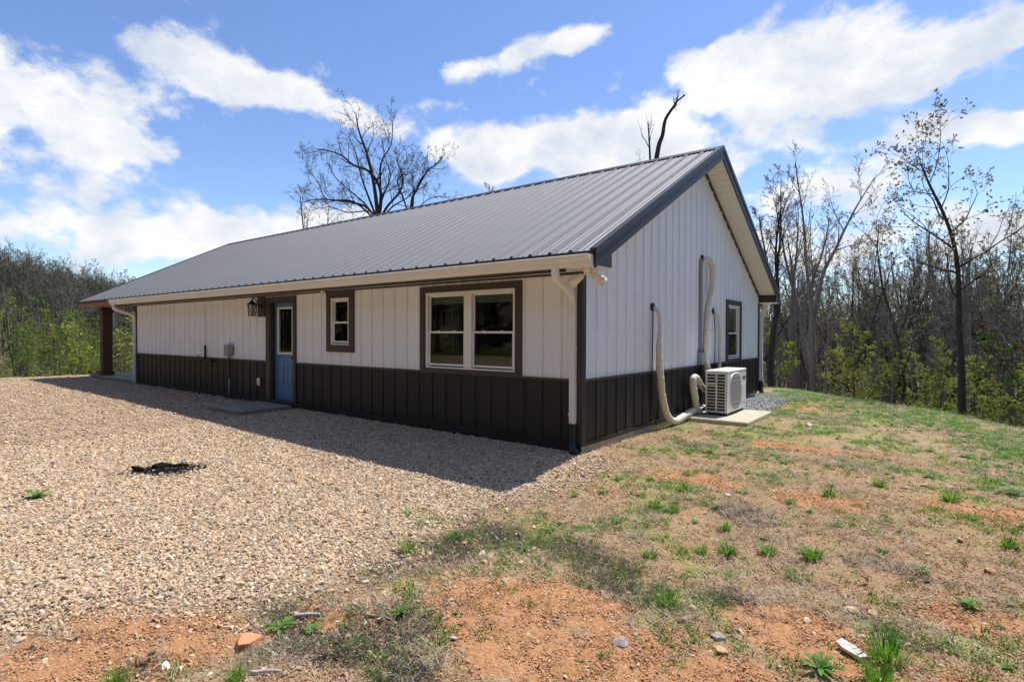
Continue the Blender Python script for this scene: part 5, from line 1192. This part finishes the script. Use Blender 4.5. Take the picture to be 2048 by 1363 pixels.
# single plants
TUF = {'tuft': [tuft_mesh(300+i, 70, .115, .0075, .045, 'grass_green', bend=(.4, 1.2), lean=(.1, .85)) for i in range(3)], 'tall': [tuft_mesh(310+i, 130, .17, .0055, .07, 'grass_green', bend=(.3, 1.1), lean=(.05, .7)) for i in range(2)],
       'weed': [rosette_mesh(320+i, 15, .125, .026, 'weed_green', .8) for i in range(2)], 'low': [tuft_mesh(330+i, 60, .07, .006, .06, 'weed_green', bend=(.5, 1.5), lean=(.3, 1.1)) for i in range(2)]}
plants = [('tuft', 1.97, -2.37, .9, 'short grass tuft, leftmost in the row of five across the lawn'), ('tuft', 2.26, -2.07, .75, 'small grass tuft, second from the left in the lawn row'), ('tuft', 2.43, -1.99, 1.15, 'grass tuft in the middle of the lawn row of five'), ('tuft', 2.68, -1.83, 1.0, 'grass tuft, fourth from the left in the lawn row'), ('tuft', 2.96, -1.73, 1.25, 'broad grass tuft, rightmost in the lawn row of five'), ('low', 2.94, -2.08, 1.3, 'low leafy clump just below the rightmost tuft of the lawn row'),
          ('tall', 2.35, -2.99, .75, 'fine bladed grass clump in front of the lawn row'), ('tall', 3.49, -2.86, 1.2, 'tallest bright grass clump, beside the pale plank at bottom right'), ('weed', 3.22, -3.18, 1.1, 'broad leaved weed at the bottom edge left of the tallest clump'), ('tall', 3.47, -3.12, .9, 'grass clump at the bottom edge below the tallest clump'),
          ('tall', .45, -3.42, .75, 'dense bright green clump where gravel meets the lawn'), ('tuft', .56, -3.01, .9, 'green tuft just behind the dense clump at the gravel edge'), ('low', .14, -2.88, 1.6, 'leafy clump on the gravel edge, nearer the house shadow'), ('low', -.13, -2.8, 1.4, 'small leafy clump on the gravel, left of the gravel edge'),
          ('weed', .72, -4.62, .85, 'strap leaved weed behind the orange rock'), ('weed', .88, -4.52, .6, 'smaller strap leaved weed right of the orange rock'), ('weed', 1.14, -4.1, .7, 'upright yellow green weed beside the dead stalks'), ('low', 1.01, -4.39, .7, 'low weed between the orange rock and the clay patch'),
          ('weed', -3.49, -4.79, 1.5, 'dark broad weed alone on the gravel at left'), ('weed', 3.85, -1.94, .85, 'weed on bare clay near the right edge'), ('tuft', 4.12, -.74, .9, 'grass tuft at the right edge, beyond the clay patch'),
          ('tuft', 1.58, -1.36, .95, 'left of two joined tufts below the house corner'), ('tuft', 1.77, -1.39, .9, 'right of two joined tufts below the house corner'), ('tuft', 1.63, -.76, .95, 'bright tuft alone on the lawn below the heat pump'), ('low', 1.5, -.18, 1.2, 'left tuft of the pair nearest the heat pump'), ('low', 1.68, .05, 1.2, 'right tuft of the pair nearest the heat pump'),
          ('tuft', 2.28, -1.53, .85, 'yellowish tuft behind the middle of the lawn row'), ('weed', 2.59, -.55, .8, 'dark weed in the middle of the lawn'), ('low', 3.08, -.89, 1.1, 'low weed right of the lawn middle'), ('tuft', 2.85, -.13, 1.0, 'tuft on the lawn straight below the yellow green sapling'),
          ('tall', .56, -5.37, .6, 'grass clump at the bottom left edge'), ('tall', .98, -5.0, .55, 'pale grass clump at the bottom edge, right of the stick'), ('low', 3.6, -1.54, .9, 'weed between the lawn row and the right edge'), ('tuft', 1.22, -.62, .6, 'small tuft near the tip of the house shadow'), ('weed', 1.33, 1.05, 1.1, 'dark weed clump on the lawn near the wall'), ('low', .8, .83, 1.3, 'weed clump closest to the gable wall'),
          ('tuft', 3.23, .55, 1.1, 'tuft on the upper lawn, right of centre'), ('tuft', 3.8, .34, 1.2, 'tall tuft on the upper lawn toward the right edge'), ('weed', 4.27, 1.02, 1.2, 'weed on the upper lawn at the right edge'), ('low', 2.31, -3.74, .5, 'tiny weed on the orange clay at bottom centre'), ('low', 1.0, 1.35, 1.2, 'spreading weed patch below the heat pump pad'), ('low', .62, 1.7, 1.2, 'spreading weed patch beside the pipe foot')]
rp = random.Random(9)
for kind, px_, py_, sc_, lab in plants:
    o = link('grass_tuft' if kind in ('tuft', 'tall') else 'weed_plant', rp.choice(TUF[kind])); o.location = (px_, py_, hz(px_, py_)+.004); o.rotation_euler = (0, 0, rp.uniform(0, 6)); o.scale = (sc_, sc_, sc_*rp.uniform(.85, 1.1)); tag(o, lab, 'grass' if kind in ('tuft', 'tall') else 'weed', 'single plants on the ground')
# rocks and bits of wood
rocks = [(.72, -4.80, .155, 'rock_orange', 'orange rock, largest stone in the left foreground'), (2.33, -3.59, .085, 'rock_grey', 'grey jagged stone on the clay at bottom centre'), (2.73, -3.19, .085, 'rock_grey', 'pale grey stone in front of the fine grass clump'), (3.27, -2.40, .085, 'rock_tan', 'tan stone, left of a pair right of the lawn'), (3.38, -2.35, .06, 'rock_tan', 'smaller tan stone, right of a pair right of the lawn'), (3.98, -1.30, .09, 'rock_orange', 'reddish stone on moss near the right edge'), (2.77, -3.31, .075, 'rock_tan', 'tan stone just below the pale grey stone'), (2.5, -2.95, .06, 'rock_tan', 'small tan stone right of the fine grass clump'), (-2.63, -4.99, .09, 'rock_grey', 'dark flat stone alone on the gravel at far left'), (2.05, -.67, .06, 'rock_pale', 'small white stone on the lawn'), (3.6, .84, .09, 'rock_tan', 'tan stone on the upper lawn'), (2.0, 4.24, .16, 'rock_pale', 'flat pale stone on the grass right of the pad'), (.62, -3.95, .05, 'rock_pale', 'white pebble where gravel meets the mossy strip')]
for i, (rx, ry, s_, m_, lab) in enumerate(rocks):
    chunk('rock', lab, 'rock', (rx, ry, hz(rx, ry)+s_*.12), (s_*1.15, s_, s_*.75), m_, 400+i, i*1.3, .7)
def stick(label, a, b, r, matn='dead_wood', name='stick'):
    a = Vector((*a, hz(*a)+r)); b = Vector((*b, hz(*b)+r)); m = a.lerp(b, .5)+Vector((.01, .008, .006)); mb = MB(); P2 = smooth_path([a-a, m-a, b-a], 4); mb.tube(P2, [r*(1-.4*i/8)*(1+.1*math.sin(i*2)) for i in range(9)], 7)
    o = mb.build(name, matn, None, True); o.location = a; tag(o, label, 'stick')
stick('pale broken stick at the bottom edge, left of centre', (.98, -4.93), (1.10, -4.83), .010)
stick('grey white bark strip behind the orange rock', (.66, -4.50), (.78, -4.40), .014)
stick('dark twig across the dead grass right of the strap leaved weeds', (1.0, -4.25), (1.25, -4.12), .008, 'bark_dark')
mb = MB(); mb.prism([(-.10, -.035), (-.03, -.05), (.09, -.03), (.11, .03), (.0, .045), (-.11, .03)], 2, -.012, .012); o = mb.build('wood_plank_piece', 'rock_pale'); o.location = (3.33, -2.93, hz(3.33, -2.93)+.028); o.rotation_euler = (.12, .08, -.6); o.scale = (.72, .72, .72); tag(o, 'flat pale plank fragment left of the tallest grass clump', 'plank')

# ------------------------------------------------------------------ far woods
def join_meshes(ms, name):
    V, F, M = [], [], []; mats = []
    for me in ms:
        if me is None: continue
        o = len(V); V += [tuple(v.co) for v in me.vertices]
        for p in me.polygons: F.append(tuple(i+o for i in p.vertices)); M.append(p.material_index)
        mats = list(me.materials)
    me = bpy.data.meshes.new(name); me.from_pydata(V, [], F); [me.materials.append(m) for m in mats]; me.polygons.foreach_set('material_index', M); me.update(); return me
FARP = [join_meshes(Tree(500+i, 13, .15, n=(11, 5, 4), f0=.46, ang=(42, 45, 48), ratio=(.34, .5, .5), leaf=(1, .0, 2, 2)[i], leaf_size=(.14, .2, .20, .42)[i], leaf_lvl=2, sides=(5, 3, 3, 3, 3), twig_r=.012, nseg=(8, 5, 3, 2)).meshes(('bark_dark', 'bark_grey', 'bark_dark', 'bark_dark')[i], ('leaf_bud', 'leaf_bud', 'leaf_dark', 'leaf_green')[i]), 'far_tree') for i in range(4)]
def wood(name, label, n, x0, x1, y0, y1, dens, protos, smin, smax, seed):
    x, y = sample(n, x0, x1, y0, y1, dens); k = len(x); s = rs.uniform(smin, smax, k)
    scatter(name, label, 'woodland', np.stack([x, y, Hgt(x, y)], 1), np.stack([rs.normal(0, .04, k), rs.normal(0, .04, k), rs.uniform(0, 6.28, k)], 1), np.stack([s, s, s*rs.uniform(.85, 1.15, k)], 1), protos, seed)
wood('hillside_woodland', 'dark spring woodland covering the hill at far left', 14000, -290, -70, -70, 150, lambda x, y: in_view(x, y, .3)[0]*(np.hypot(x, y) > 112), [FARP[0], FARP[1], FARP[0], FARP[2], FARP[1]], .6, .95, 1)
wood('far_woodland', 'dense bare woodland on the far slope behind the trees', 2300, -60, 75, 38, 190, lambda x, y: in_view(x, y, .3)[0]*1.0, [FARP[0], FARP[1], FARP[1]], .7, 1.1, 2)
wood('rear_woodland', 'woodland behind the viewpoint, mirrored in the window panes', 1500, -85, 40, -85, -22, lambda x, y: np.ones(len(x)), FARP, .8, 1.2, 3)
wood('side_woodland', 'woodland on the slope beyond the right side of the lawn', 500, 12, 70, -30, 60, lambda x, y: 1.0*(sdist(x, y, PLATEAU) > 5)*(~in_view(x, y, .05)[0]), FARP, .7, 1.1, 4)
